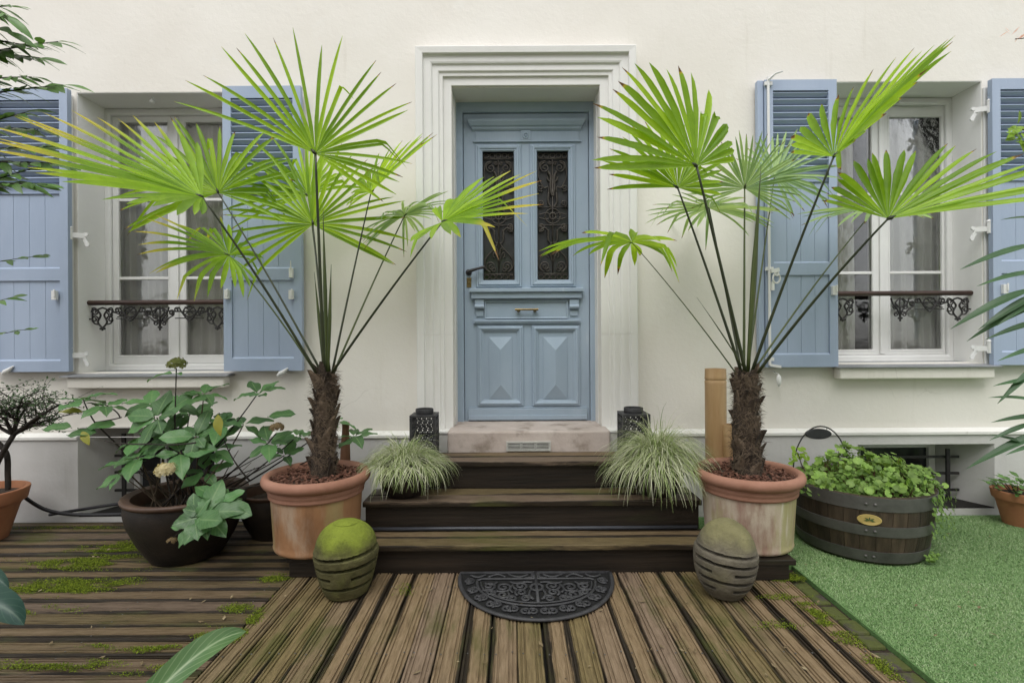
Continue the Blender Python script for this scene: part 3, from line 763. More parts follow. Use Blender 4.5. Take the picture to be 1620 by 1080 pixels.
# ------------------------------------------------------------------ shutters
def shutter(x0, x1, z1, zs0, zr1, zr0, zb1, z0, y=3.235, boards=4, edge=None):
    """frame, louvred top, two boarded fields; heights of rails from the top down"""
    th, st = .032, .052
    f = MB()
    f.cells([x0, x1, x0+st, x1-st], [z0, z1, zs0[1], zs0[0], zr1, zr0, zb1, zs0[0]-.07, z1-.07], y,
            [(x0+st, x1-st, zs0[1], zs0[0]), (x0+st, x1-st, zr1, zs0[1]-.07), (x0+st, x1-st, zb1, zr0)], .02)
    f.add([(x0,y,z0),(x1,y,z0),(x1,y+th,z0),(x0,y+th,z0),(x0,y,z1),(x1,y,z1),(x1,y+th,z1),(x0,y+th,z1)], [(0,3,2,1),(4,5,6,7),(1,2,6,5),(3,0,4,7),(2,3,7,6)])
    sh = f.build('shutter', m['shutter'], house)
    a, b = x0+st, x1-st
    n = max(3, int(round((zs0[0]-zs0[1]) / .043)))
    zst = (zs0[0]-zs0[1]) / n
    q = MB(); q.add([(a+.0005,y+.004,-.0),(b-.0005,y+.004,0),(b-.0005,y+.008,0),(a+.0005,y+.008,0)], [])
    s_ = MB(); hw = .022
    for i in range(n):
        zc = zs0[1] + (i+.5)*zst
        c1, c2 = V((a+.0005, y+.0160, zc)), V((b-.0005, y+.0160, zc))
        s_ = MB(); e = V((0,-.0105,.0105)); t = V((0,.0030,.0030))*1.05
        s_.add([p+u*e+v*t for p in (c1,c2) for u, v in ((-1,-1),(1,-1),(1,1),(-1,1))], [(0,1,2,3),(7,6,5,4),(0,4,5,1),(1,5,6,2),(2,6,7,3),(3,7,4,0)])
        s_.build('slat', m['shutter'], sh)
    for lo, hi in ((zr1, zs0[1]-.07), (zb1, zr0)):
        wb = (b - a) / boards
        for i in range(boards):
            s_ = MB(); s_.box(a+i*wb+.0007, a+(i+1)*wb-.0007, y+.010, y+.0185, lo+.0005, hi-.0005); s_.build('board', m['shutter'], sh, bevel=.0012)
        s_ = MB(); s_.add([(a,y,lo-.0002),(b,y,lo-.0002),(b,y+.0098,lo+.010),(a,y+.0098,lo+.010)], [(0,1,2,3)]); s_.build('bevel_strip', m['shutter'], sh)
    return sh
Z = lambda px, py, Y=3.235: P(px, py, Y).z
XX = lambda px, py, Y=3.235: P(px, py, Y).x
sh1 = shutter(XX(-19,400), XX(107.5,400), Z(60,140), (Z(60,158), Z(60,289)), Z(60,425), Z(60,444), Z(60,571), Z(60,588))
sh2 = shutter(XX(353,400), XX(477,400), Z(415,136), (Z(415,155), Z(415,290)), Z(415,425), Z(415,443), Z(415,567), Z(415,586.5))
sh3 = shutter(XX(1211,350), XX(1325,350), Z(1265,126), (Z(1265,143), Z(1265,270)), Z(1265,416), Z(1265,435), Z(1265,561), Z(1265,580.5))
sh4 = shutter(XX(1571,350), XX(1698,350), Z(1620,124), (Z(1620,141), Z(1620,268)), Z(1620,413), Z(1620,432), Z(1620,557), Z(1620,577))
# the leaf folded behind the right window's near shutter shows as a second edge
q = MB(); q.box(XX(1198,350,3.26), XX(1211,350,3.235)-.004, 3.246, 3.282, Z(1205,580), Z(1205,126)); q.build('folded_leaf', m['shutter'], sh3, bevel=.003)
# ironmongery on the shutters
for sh, px, py in ((sh1,88,467), (sh2,360,465.5), (sh2,461.5,466), (sh3,1319,459.5), (sh4,1588,457)):
    c = P(px, py, 3.23)
    q = MB(); q.box(c.x-.015, c.x+.015, 3.214, 3.2345, c.z-.03, c.z+.028); q.box(c.x+.003, c.x+.013, 3.207, 3.214, c.z-.012, c.z+.034); q.build('shutter_catch', m['white'], sh, bevel=.002)
c = P(461.5, 432, 3.23); q = MB(); q.box(c.x-.012, c.x+.012, 3.212, 3.2345, c.z-.03, c.z+.03); q.tube([(c.x,3.215,c.z+.02),(c.x+.004,3.205,c.z+.075)], [.006,.003], 6); q.build('shutter_latch', m['white'], sh2, bevel=.002)
def hinge(px, py, sg=1):
    c = P(px, py, 3.27)
    q = MB()
    q.tube([(c.x,3.262,c.z-.03),(c.x,3.262,c.z+.045)], .012, 8)
    q.tube([(c.x,3.262,c.z+.045),(c.x,3.262,c.z+.058)], [.015,.007], 8)
    q.bar((c.x,3.262,c.z), (c.x+sg*.07,YW-.004,c.z), .004, .016)
    q.bar((c.x+sg*.052,YW-.006,c.z-.004), (c.x+sg*.082,YW-.006,c.z-.055), .004, .011)
    q.tube([(c.x+sg*.076,YW-.012,c.z+.008),(c.x+sg*.076,YW-.002,c.z+.008)], .013, 8)
    q.tube([(c.x+sg*.083,YW-.012,c.z-.058),(c.x+sg*.083,YW-.002,c.z-.058)], .013, 8)
    q.build('hinge', m['white'], house, smooth=40)
hinge(113, 372); hinge(113, 562); hinge(1563, 172, -1); hinge(1563, 362, -1); hinge(1563, 551, -1)
for px, z0, z1 in ((112,588,150), (1563,577,138)):
    q = MB(); c0, c1 = P(px, z0, 3.285), P(px, z1, 3.285); q.box(c0.x-.014, c0.x+.014, 3.286, YW-.001, c0.z, c1.z); q.build('hinge_post', m['white'], house, bevel=.003)
# long bolt on the near shutter of the right window
q = MB()
c0, c1 = P(1218, 577, 3.222), P(1213, 122, 3.222)
q.tube([c0, (c0.x, 3.222, c1.z)], .0085, 8)
for py in (132, 425, 568):
    z = P(1215, py, 3.222).z; q.box(c0.x-.022, c0.x+.026, 3.219, 3.2345, z-.011, z+.011)
q.tube([(c0.x,3.215,c1.z-.02),(c0.x+.03,3.19,c1.z+.006),(c0.x+.07,3.18,c1.z+.014)], [.008,.006,.004], 6)
q.bar((c0.x,3.218,c0.z), (c0.x+.065,3.214,c0.z-.012), .005, .008)
q.build('long_bolt', m['white'], sh3, smooth=40)
q = MB()
z = P(1228, 440, 3.2).z; x = P(1229, 440, 3.2).x
q.tube([(x+.022*math.cos(a), 3.205, z+.03*math.sin(a)) for a in (i*math.pi/8 for i in range(17))], .006, 6, False)
q.tube([(x+.012*math.cos(a), 3.200, z+.028+.012*math.sin(a)) for a in (i*math.pi/6 for i in range(13))], .005, 6, False)
q.bar((x-.03,3.21,z+.045), (x+.02,3.21,z+.055), .006, .012); q.bar((x-.02,3.21,z-.02), (x-.02,3.21,z-.075), .008, .006)
q.build('bolt_handle', m['white'], sh3, smooth=50)
for px, py in ((13,587), (447,590), (1232,601)):
    c = P(px, py, 3.23)
    q = MB()
    if px == 1232:
        q.lathe([(.003,.035),(.012,.025),(.015,.0),(.012,-.025),(.004,-.04)], 10, c, True, True); q.tube([c+V((0,.0,.035)), (c.x,YW,c.z+.05)], .005, 6)
    else:
        q.tube([c+V((-.03,-.005,-.016)), c+V((-.01,-.008,-.004)), c+V((.012,-.005,.012)), c+V((.034,.0,.032))], [.008,.017,.012,.004], 8); q.tube([c, (c.x,YW,c.z)], .006, 6)
    q.build('shutter_stop', m['white'], house, smooth=70)

# ------------------------------------------------------------------ wrought window guards
def guard(o, missing):
    Y, zt = 3.384, o[2] + .455
    x0, x1 = o[0]+.006, o[1]-.006
    h = MB()
    h.tube([(x0-.0,Y,zt),(x1+.0,Y,zt)], .022, 10, flat=.75)
    g = h.build('window_guard', m['railwood'], house, smooth=50)
    S = []
    def add(pts, r=.0055, mir=True): S.append((pts, r, mir))
    hw = (x1-x0)/2
    e = hw - .085
    for s2 in (-1, 1):                       # end lozenges of two C scrolls
        add(curve2((e, -.02),(e+s2*.03,-.035),(e+s2*.012,-.07),(e+s2*.03,-.115),(e+.0,-.155)), .006)
        add(spiral(e+s2*.05,-.045,.022,.006,math.pi if s2>0 else 0, s2*1.2), .005)
        add(spiral(e+s2*.05,-.095,.022,.006,math.pi if s2>0 else 0, -s2*1.2), .005)
        add(curve2((e+s2*.03,-.035),(e+s2*.06,-.022),(e+s2*.072,-.05)), .005)
        add(curve2((e+s2*.02,-.13),(e+s2*.05,-.125),(e+s2*.07,-.10)), .005)
    add([(e-.016,-.158),(e+.016,-.158)], .008); add([(e,-.15),(e,-.172)], .006)
    add([(hw-.02,-.02),(hw-.02,-.09),(hw,-.095)], .006)
    add([(.06,-.048),(e-.06,-.048)], .0048); add([(.10,-.092),(e-.09,-.092)], .0035)
    add(curve2((e-.06,-.048),(e-.09,-.055),(e-.12,-.072),(e-.10,-.082)), .0045)
    add(spiral(e-.13,-.062,.02,.005,0,1.3), .0045); add(spiral(e-.05,-.070,.016,.004,2,1.3), .004)
    xq = hw*.42                              # interlaced hearts
    add(curve2((xq-.07,-.018),(xq-.045,-.06),(xq,-.108),(xq+.045,-.06),(xq+.07,-.018)), .005)
    add([(xq+.04*math.cos(a), -.05+.033*math.sin(a)) for a in (i*math.pi/9 for i in range(19))], .005)
    add(curve2((xq-.03,-.018),(xq,-.04),(xq+.035,-.075)), .0045); add(curve2((xq+.03,-.018),(xq,-.04),(xq-.035,-.075)), .0045)
    add(spiral(xq+.085,-.036,.016,.004,2.5,-1.3), .0045); add(spiral(xq-.085,-.036,.016,.004,.6,1.3), .0045)
    add(curve2((0,-.018),(.03,-.05),(0,-.085)), .005)                # centre pendant
    add(curve2((.06,-.018),(.045,-.06),(.015,-.10),(.0,-.145)), .0055)
    add(curve2((.015,-.02),(.05,-.045),(.085,-.04),(.09,-.07),(.06,-.09),(.03,-.12)), .005)
    add(spiral(.035,-.075,.02,.005,1.5,1.4), .0045); add(spiral(.075,-.055,.016,.004,0,-1.4), .0045); add(spiral(.026,-.125,.016,.004,2.2,-1.3), .0045)
    add([(-.012,-.15),(.012,-.15)], .008, False); add([(0,-.02),(0,-.172)], .006, False)
    xc = (x0+x1)/2
    for side in ((0,) if not missing else (-1, 1)):
        mb = MB()
        for pts, r, mir in S:
            for sg in ((1,-1) if mir else (1,)):
                q = [(sg*x, z) for x, z in pts]; ax_ = sum(x for x, _ in q)/len(q)
                if missing and (-.30 < ax_ < -.045 or (ax_ < -.1) != (side < 0)): continue
                mb.tube([(xc+x, Y, zt-.012+z) for x, z in q], r, 5)
        mb.build('ironwork', m['iron'], g, smooth=180)
guard(OL, False); guard(OR, True)

# ------------------------------------------------------------------ cellar openings
for o, bars, vx in ((BL, (.375,.265,.145), P(198,700,3.42).x), (BR, (.335,.225,.115), P(1497,750,3.42).x)):
    b = MB()
    x0, x1, z0, z1 = o
    ins, ins2 = (.15, .02) if o is BL else (.15, .15)
    # splayed jambs and head
    b.add([(x0,YP,z0),(x0,YP,z1),(x0+ins,3.56,z1-.02),(x0+ins,3.56,z0),(x1,YP,z0),(x1,YP,z1),(x1-ins2,3.56,z1-.02),(x1-ins2,3.56,z0)], [(0,3,2,1),(4,5,6,7),(1,2,6,5)])
    if o is BL: pass
    cw = b.build('cellar_window', m['plinth'], house)
    q = MB(); q.box(x0-.02, x1+.02, 3.565, 3.60, z0-.05, z1+.05); q.build('cellar_pane', m['darkglass'], cw)
    q = MB(); q.frame(x0+ins+.05, (x1-ins-.05 if o is BR else x0+.34), z0+.06, z1-.08, [(0,3.563),(0,3.54),(.045,3.54),(.045,3.563)]); q.build('cellar_frame', m['reveal'], cw, bevel=.003)
    q = MB(); q.box(x0+.002, x1-.002, YP+.002, 3.56, z0-.03, z0+.006); q.build('cellar_sill', m['joist'], cw)
    for z in bars:
        q = MB(); q.bar((x0+.12,3.42,z), (x1-.10,3.42,z), .006, .008); q.build('window_bar', m['iron'], cw)
    for x in (vx, 2*(x0+x1)/2 - vx):
        q = MB(); q.bar((x,3.408,z0+.02), (x,3.408,z1-.06), .012, .006); q.build('window_bar', m['iron'], cw)

# ================================================================== decking, turf, edging
def plank_mesh(name, L, W, along):
    """reeded board: flat crown, two grooves near each edge; origin at one end, middle of the width, top at z=0"""
    h = W/2
    prof = [(-h,-.006),(-h+.003,-.0005),(-h+.010,0),(-h+.0115,-.0055),(-h+.0165,-.0055),(-h+.018,0),(-h+.024,0),(-h+.0255,-.0055),(-h+.0305,-.0055),(-h+.032,0)]
    prof = [(-h,-.026)] + prof + [(-a, z) for a, z in reversed(prof)] + [(h,-.026)]
    n = len(prof)
    mb = MB()
    vs, uv = [], []
    for t in (0, 1):
        for a, z in prof:
            vs.append((a, t*L, z) if along == 'y' else (t*L, a, z)); uv.append(((a+h)/W, t))
    o = -1 if along == 'y' else 1
    fs = [((i, i+1, n+i+1, n+i) if o > 0 else (i, n+i, n+i+1, i+1)) for i in range(n-1)]
    fs += [tuple(range(n)), tuple(range(2*n-1, n-1, -1))]
    mb.add(vs, fs, uv)
    return mb.mesh(name)
mb = MB(); mb.box(-5.2, 1.30, -1.6, 3.25, -.115, -.030)
deck = tag(mb.build('deck', m['joist'], loc=(0,0,0)), kind='structure')
pm = plank_mesh('plank', 4.02, .0945, 'y'); pm.materials.append(m['deck_y'])
x = -1.022
while x < 1.29:
    o = put('plank', pm, deck, (x + R.uniform(-.001,.001), -1.52, R.uniform(-.002,.001)), Matrix.Rotation(rad(R.uniform(-.05,.05)),3,'Z') @ Matrix.Rotation(rad(R.uniform(-.5,.5)),3,'Y'))
    x += .0985
pl = plank_mesh('plank', 4.10, .0945, 'x'); pl.materials.append(m['deck_x'])
pl2 = plank_mesh('plank', 4.36, .0945, 'x'); pl2.materials.append(m['deck_x'])
y = 3.195
while y > -1.5:
    o = put('plank', pl2 if y > 2.52 else pl, deck, (-5.18, y, R.uniform(-.003,.001)), Matrix.Rotation(rad(R.uniform(-.05,.05)),3,'Z') @ Matrix.Rotation(rad(R.uniform(-.6,.6)),3,'X'))
    y -= .0985
mb = MB()
x = -1.022
while x < 1.29:
    for y in (2.36, 1.86, 1.36, .86):
        for dx in (-.030, .030):
            mb.lathe([(.0036,.0004),(.003,.0016),(0,.0016)], 6, (x+dx+R.uniform(-.003,.003), y+R.uniform(-.012,.012), 0))
    x += .0985
y = 3.195
while y > 1.2:
    for x in (-1.14, -1.64, -2.14, -2.64, -3.14):
        for dy in (-.028, .028): mb.lathe([(.0034,.0004),(.003,.0014),(0,.0014)], 6, (x+R.uniform(-.012,.012), y+dy, 0))
    y -= .0985
mb.build('screws', m['hoop'], deck, kind='stuff')
# mossy edging stones between deck and turf
mb = MB(); mb.box(1.302, 1.40, -1.6, 2.56, -.10, -.022)
edging = tag(mb.build('edging', m['soil'], loc=(0,0,0)), kind='structure')
m['edge'] = mat('edging_stone', [(.3,(.030,.025,.021)),(.7,(.10,.08,.07))], 12, ro=.85, bump=.5, over=[((.07,.085,.015),7,(1,1,1),.42,.56,.9)])
y = 2.5
while y > -1.4:
    L = R.uniform(.09, .15)
    q = MB(); a = R.uniform(1.308,1.318); b = R.uniform(1.374,1.386); q.box(a, b, y-L, y-R.uniform(.006,.02), -.03, R.uniform(-.018,-.002)); q.build('stone', m['edge'], edging, bevel=.009)
    y -= L
# turf: backing sheet and fibres
TX0 = 1.388
mb = MB(); mb.box(TX0, 6, -1.6, 3.26, -.10, .0); mb.box(1.0, TX0-.001, 2.56, 3.26, -.10, -.0005)
tag(mb.build('lawn', m['turf_base'], loc=(0,0,0)), kind='structure')
rs = np.random.RandomState(5)
def blades(n, x0, x1, y0, y1, keep=None):
    p = np.stack([rs.uniform(x0,x1,n), rs.uniform(y0,y1,n)], 1)
    if keep is not None: p = p[keep(p)]
    return p
vis = lambda p: (p[:,0] < 1.08*p[:,1]+.25)
p = np.concatenate([blades(330000, TX0+.004, 4.1, 1.35, 3.24, vis), blades(6000, 1.0, TX0, 2.57, 3.24)])
n = len(p)
az = rs.uniform(0, 2*math.pi, n); hgt = rs.uniform(.003,.008,n); ln = rs.uniform(.003,.011,n); wd = rs.uniform(.0008,.0017,n)
dx, dy = np.cos(az), np.sin(az)
vt = np.zeros((n,3,3))
vt[:,0,0] = p[:,0]-dy*wd; vt[:,0,1] = p[:,1]+dx*wd
vt[:,1,0] = p[:,0]+dy*wd; vt[:,1,1] = p[:,1]-dx*wd
vt[:,2,0] = p[:,0]+dx*ln; vt[:,2,1] = p[:,1]+dy*ln; vt[:,2,2] = hgt
def tri_mesh(name, vt, u, mt, kind='stuff', parent=None):
    n = len(vt)
    me = bpy.data.meshes.new(name)
    me.vertices.add(n*3); me.vertices.foreach_set('co', vt.astype(np.float32).ravel())
    me.loops.add(n*3); me.loops.foreach_set('vertex_index', np.arange(n*3, dtype=np.int32))
    me.polygons.add(n); me.polygons.foreach_set('loop_start', np.arange(0,n*3,3,dtype=np.int32))
    me.update(calc_edges=True)
    ul = me.uv_layers.new(name='UVMap')
    uvs = np.zeros((n,3,2), dtype=np.float32); uvs[:,:,0] = u[:,None]; uvs[:,2,1] = 1
    ul.data.foreach_set('uv', uvs.ravel())
    me.materials.append(mt)
    o = bpy.data.objects.new(name, me); col.objects.link(o)
    o['kind'] = kind
    if parent: o.parent = parent
    return o
o = tri_mesh('artificial_grass', vt, rs.uniform(0,1,n), m['turf'])
tag(o, 'green artificial grass with pale flecks right of the deck', 'grass')

# moss growing on the boards
def ground_pt(px, py):
    q = P(px, py, 1.0); Y = CAMZ / (CAMZ - q.z)
    return q.x*Y, Y
pts = []
def moss_patch(px, py, wx, wy, n, th=.5):
    cx, cy = ground_pt(px, py)
    k_ = 0; n = int(n*2.6)
    while k_ < n:
        a = rs.normal(0,1); b = rs.normal(0,1)
        x, y = cx + a*wx, cy + b*wy
        if noise.noise((x*9, y*26, 3.3)) + R.uniform(-.25,.25) > -.16 + .10*(a*a+b*b): pts.append((x,y))
        k_ += 1
for q in ((185,868,.13,.055,5200),(140,890,.20,.05,5200),(95,932,.17,.035,3200),(130,922,.17,.03,2400),(60,965,.1,.025,700),(265,1026,.10,.015,900),(90,1052,.18,.018,1500),
          (245,1060,.07,.02,900),(340,1005,.05,.03,700),(160,1024,.05,.012,300),(375,962,.04,.02,400),(430,915,.06,.03,900),(110,835,.25,.02,700),(1243,912,.05,.035,2200),(1240,945,.07,.03,500),(1280,960,.03,.08,900),(1350,1020,.03,.08,700),(1300,980,.02,.06,700),(1400,1060,.02,.06,600),
          (1225,990,.10,.02,300),(395,985,.02,.08,700),(640,935,.03,.05,120)):
    moss_patch(*q)
pts = np.array([q for q in pts if not (q[0] > TX0)]); n = len(pts)
az = rs.uniform(0,2*math.pi,n); sz = rs.uniform(.0012,.0036,n); h0 = rs.uniform(-.001,.004,n)
vt = np.zeros((n,3,3))
for i, da in enumerate((0,2.1,4.2)):
    vt[:,i,0] = pts[:,0]+np.cos(az+da)*sz; vt[:,i,1] = pts[:,1]+np.sin(az+da)*sz; vt[:,i,2] = h0 + rs.uniform(-.001,.005,n)
tag(tri_mesh('moss', vt, rs.uniform(0,1,n), m['moss']), 'bright green moss creeping over the dark wet deck boards', 'moss')

# ================================================================== the wooden steps
steps = thing('wooden_steps', 'three dark weathered wooden steps leading up to the blue door', 'steps', (.1, 2.8, 0))
lv = [(-.785,.985, 2.508,2.70,.138), (-.775,.975,2.695,2.93,.292), (-.640,.840,2.915,3.16,.446)]
rm = None
for i, (x0, x1, y0, y1, z) in enumerate(lv):
    zb = lv[i-1][4]-.001 if i else -.02
    q = MB(); q.box(x0, x1, y0, y0+.025, zb, z-.029); q.build('riser', m['riser'], steps, bevel=.002)
    for sx in (x0, x1-.03):
        q = MB(); q.box(sx+.001, sx+.029, y0+.026, 3.13, zb+.001, z-.030); q.build('stringer', m['riser'], steps)
    yf = y0 - .024
    yb = 3.138 if i == 2 else lv[i+1][2] + .02
    d = (lv[i+1][2] if i < 2 else 3.139) - yf
    cut = [yf, yf + d*.5, yf + d] if d < .3 else [yf, yf+d/3, yf+2*d/3, yf+d]
    for a, b in zip(cut, cut[1:]):
        W, L = b-a-.005, x1-x0+.02
        q = MB(); vs, uv = [], []
        for t in range(2):
            for s_ in range(2):
                for hz_ in range(2):
                    vs.append((x0-.01+t*L, a+.002+s_*W, z-.028+hz_*.028)); uv.append((.08+.84*s_ if hz_ else 0., t))
        q.add(vs, [(0,4,6,2),(1,3,7,5),(0,1,5,4),(2,6,7,3),(0,2,3,1),(4,5,7,6)], uv)
        q.build('tread_board', m['tread'], steps, bevel=.004)
# low dark platforms that carry the two big pots
for lab, x0, x1, y0 in (('low black timber platform under the terracotta palm pot left of the steps', -1.075, -.80, 2.46), ('low black timber platform under the terracotta palm pot by the artificial grass', 1.00, 1.29, 2.40)):
    t = thing('pot_platform', lab, 'platform', ((x0+x1)/2, 2.6, 0), 'platforms under the palm pots')
    q = MB(); q.box(x0, x1, y0, y0+.022, .002, .072); q.build('front_board', m['riser'], t, bevel=.003)
    for xx in (x0, x1-.022):
        q = MB(); q.box(xx, xx+.022, y0+.023, 2.84, .002, .072); q.build('side_board', m['riser'], t, bevel=.003)
    for k_ in range(4):
        a = y0-.006 + k_*.099
        q = MB(); q.box(x0-.012, x1+(.03 if x0 > 0 else .004), a, a+.094, .073, .098); q.build('top_board', m['riser'], t, bevel=.003)
# grey pipe along the back of the lowest tread
mb = MB(); mb.tube([(-.765, 2.678, .149), (-.3, 2.680, .150), (.3, 2.679, .149), (.96, 2.680, .150)], .010, 8)
tag(mb.build('pipe', m['pipe'], smooth=180, loc=(.1,2.68,.15)), 'thin grey pipe lying along the back of the lowest wooden step', 'pipe')
# cable at the foot of the wall
q = [P(20,788,3.1), P(60,808,3.12), P(110,815,3.14), P(200,812,3.17), P(330,806,3.2)]
mb = MB(); mb.tube(curve2(*[(v.x,v.z) for v in q], n=8) and [V((a, 3.16, max(b,.016))) for a, b in curve2(*[(v.x,v.z) for v in q], n=8)], .011, 7)
tag(mb.build('cable', m['cable'], smooth=180, loc=q[1]), 'slack black cable along the foot of the grey wall by the left shrub', 'cable', 'cables at the wall foot')
mb = MB(); q = [P(75,815,3.22), P(130,806,3.22), P(190,796,3.24), P(300,780,3.25)]
mb.tube([V((a, 3.235, b)) for a, b in curve2(*[(v.x,v.z) for v in q], n=8)], .010, 7)
tag(mb.build('cable', m['cable'], smooth=180, loc=q[1]), 'black cable rising along the grey wall towards the cellar window', 'cable', 'cables at the wall foot')

# ================================================================== half-round rubber mat
mat_t = thing('doormat', 'half round black rubber doormat with scrollwork in front of the lowest step', 'doormat', (.105, 2.48, 0))
MX, MY, MA, MBd = .105, 2.475, .360, .415
def mat_pt(u, v): return (MX + u*MA, MY - v*MBd)         # u -1..1, v 0..1
n = 48
arc = [(math.cos(math.pi*i/n), math.sin(math.pi*i/n)**.9) for i in range(n+1)]
q = MB(); vs = [(*mat_pt(u, v), z) for z in (.003,.008) for u, v in arc]; k_ = n+1
q.add(vs, [tuple(range(k_)), tuple(range(2*k_-1, k_-1, -1))] + [(i, k_+i, k_+i+1, i+1) for i in range(n)] + [(n, 2*k_-1, k_, 0)])
base = q.build('mat_base', m['rubber_base'], mat_t)
def stroke(mb, pts, r, z=.013): mb.tube([(*mat_pt(u, v), z) for u, v in pts], r*1.15, 6, flat=.7)
q = MB(); stroke(q, arc + [arc[0]], .009, .010); q.build('mat_rim', m['rubber'], mat_t, smooth=180)
q = MB()
inn = [(u*.76, .20+(v**1.0)*.55) for u, v in arc]
stroke(q, [(-.76,.20),(-.70,.16),(.70,.16),(.76,.20)], .006); stroke(q, inn, .006)
inn2 = [(u*.71, .22+v*.47) for u, v in arc]; stroke(q, inn2, .004)
for i in range(12):                          # outer band of running scrolls
    a = math.pi*(i+.5)/12
    cu, cv = math.cos(a)*.87, .09+(math.sin(a)**.9)*.77
    for sg in (-1, 1):
        stroke(q, [(cu+sg*.045*math.sin(a)+x, cv+y) for x, y in spiral(0,0,.066,.014,a+sg,sg*1.5,16)], .0052)
    stroke(q, [(cu*.95,cv*.94),(cu*1.07,cv*1.06)], .006)
for sg in (-1, 1):                           # scrolls of the field
    for cu, cv, r, a0, tn in ((.20,.33,.10,0,1.6),(.20,.47,.08,1,-1.5),(.42,.36,.10,2,1.5),(.42,.52,.08,4,-1.4),(.60,.33,.09,1,1.5),(.14,.60,.07,3,1.5),(.31,.60,.06,0,-1.4),(.58,.48,.06,2,1.4)):
        stroke(q, [(sg*x, y) for x, y in spiral(cu, cv, r, .015, a0, tn, 18)], .0055)
    for c in (((.05,.25),(.14,.24),(.26,.27),(.33,.24)), ((.30,.30),(.34,.40),(.30,.48)), ((.50,.24),(.56,.30),(.66,.26)), ((.08,.42),(.10,.52),(.05,.62)), ((.50,.42),(.52,.52),(.46,.58)), ((.36,.44),(.48,.45),(.68,.42)),
              ((.10,.06),(.22,.12),(.36,.05)), ((.40,.12),(.50,.05),(.62,.12)), ((.66,.06),(.76,.12),(.86,.07)), ((.03,.03),(.05,.12),(.14,.14))):
        stroke(q, [(sg*x, y) for x, y in curve2(*c, n=6)], .0052)
stroke(q, [(.075*math.cos(a), .36+.075*math.sin(a)) for a in (i*math.pi/8 for i in range(17))], .006)
stroke(q, [(0,.02),(0,.70)], .007)
for r in (.03,.05): stroke(q, [(r*math.cos(a), .08+r*math.sin(a)) for a in (i*math.pi/6 for i in range(13))], .005)
q.build('scrollwork', m['rubber'], mat_t, smooth=180)

# ================================================================== pots and palms
def chips(n, cx, cy, r, z, seed):
    rr = random.Random(seed); mb = MB()
    for i in range(n):
        a, d = rr.uniform(0, 6.283), r*math.sqrt(rr.random())
        c = V((cx+d*math.cos(a), cy+d*math.sin(a), z+rr.uniform(0,.028)))
        dr = V((rr.uniform(-1,1), rr.uniform(-1,1), rr.uniform(-.35,.35))).normalized()
        L, W = rr.uniform(.010,.028), rr.uniform(.003,.007)
        mb.bar(c-dr*L/2, c+dr*L/2, W, rr.uniform(.0012,.003), V((rr.uniform(-.5,.5),rr.uniform(-.5,.5),1)))
    return mb
def big_pot(label, cx, cy, mt, seed):
    t = thing('terracotta_pot', label, 'flower pot', (cx, cy, .098), 'terracotta palm pots beside the steps')
    z0 = .099
    q = MB(); q.lathe([(.0,z0),(.190,z0),(.204,z0+.008),(.209,z0+.020),(.206,z0+.028),(.207,z0+.05),(.216,z0+.20),(.220,z0+.262)], 64, (cx,cy,0)); q.build('pot_body', mt, t, smooth=50)
    q = MB(); q.lathe([(.2205,z0+.261),(.229,z0+.266),(.231,z0+.275),(.228,z0+.284),(.233,z0+.290),(.236,z0+.300),(.233,z0+.310),(.240,z0+.314),(.254,z0+.322),(.262,z0+.336),(.263,z0+.350),(.257,z0+.364),(.244,z0+.371),(.230,z0+.368),(.222,z0+.356),(.218,z0+.30)], 64, (cx,cy,0)); q.build('pot_rim', m['terra_rim'], t, smooth=60)
    q = MB(); q.lathe([(0,z0+.338),(.12,z0+.340),(.2185,z0+.325)], 32, (cx,cy,0)); q.build('soil', m['soil'], t)
    c = chips(700, cx, cy, .212, z0+.332, seed).build('mulch', m['bark'], t, kind='stuff')
    return t
LX, RX, PY = -.998, 1.198, 2.62
big_pot('terracotta pot with brown streaks left of the steps, holding a palm', LX, PY, m['terra'], 1)
big_pot('terracotta pot with pale lime and green stains right of the steps, holding a palm', RX, PY, m['terra_old'], 2)

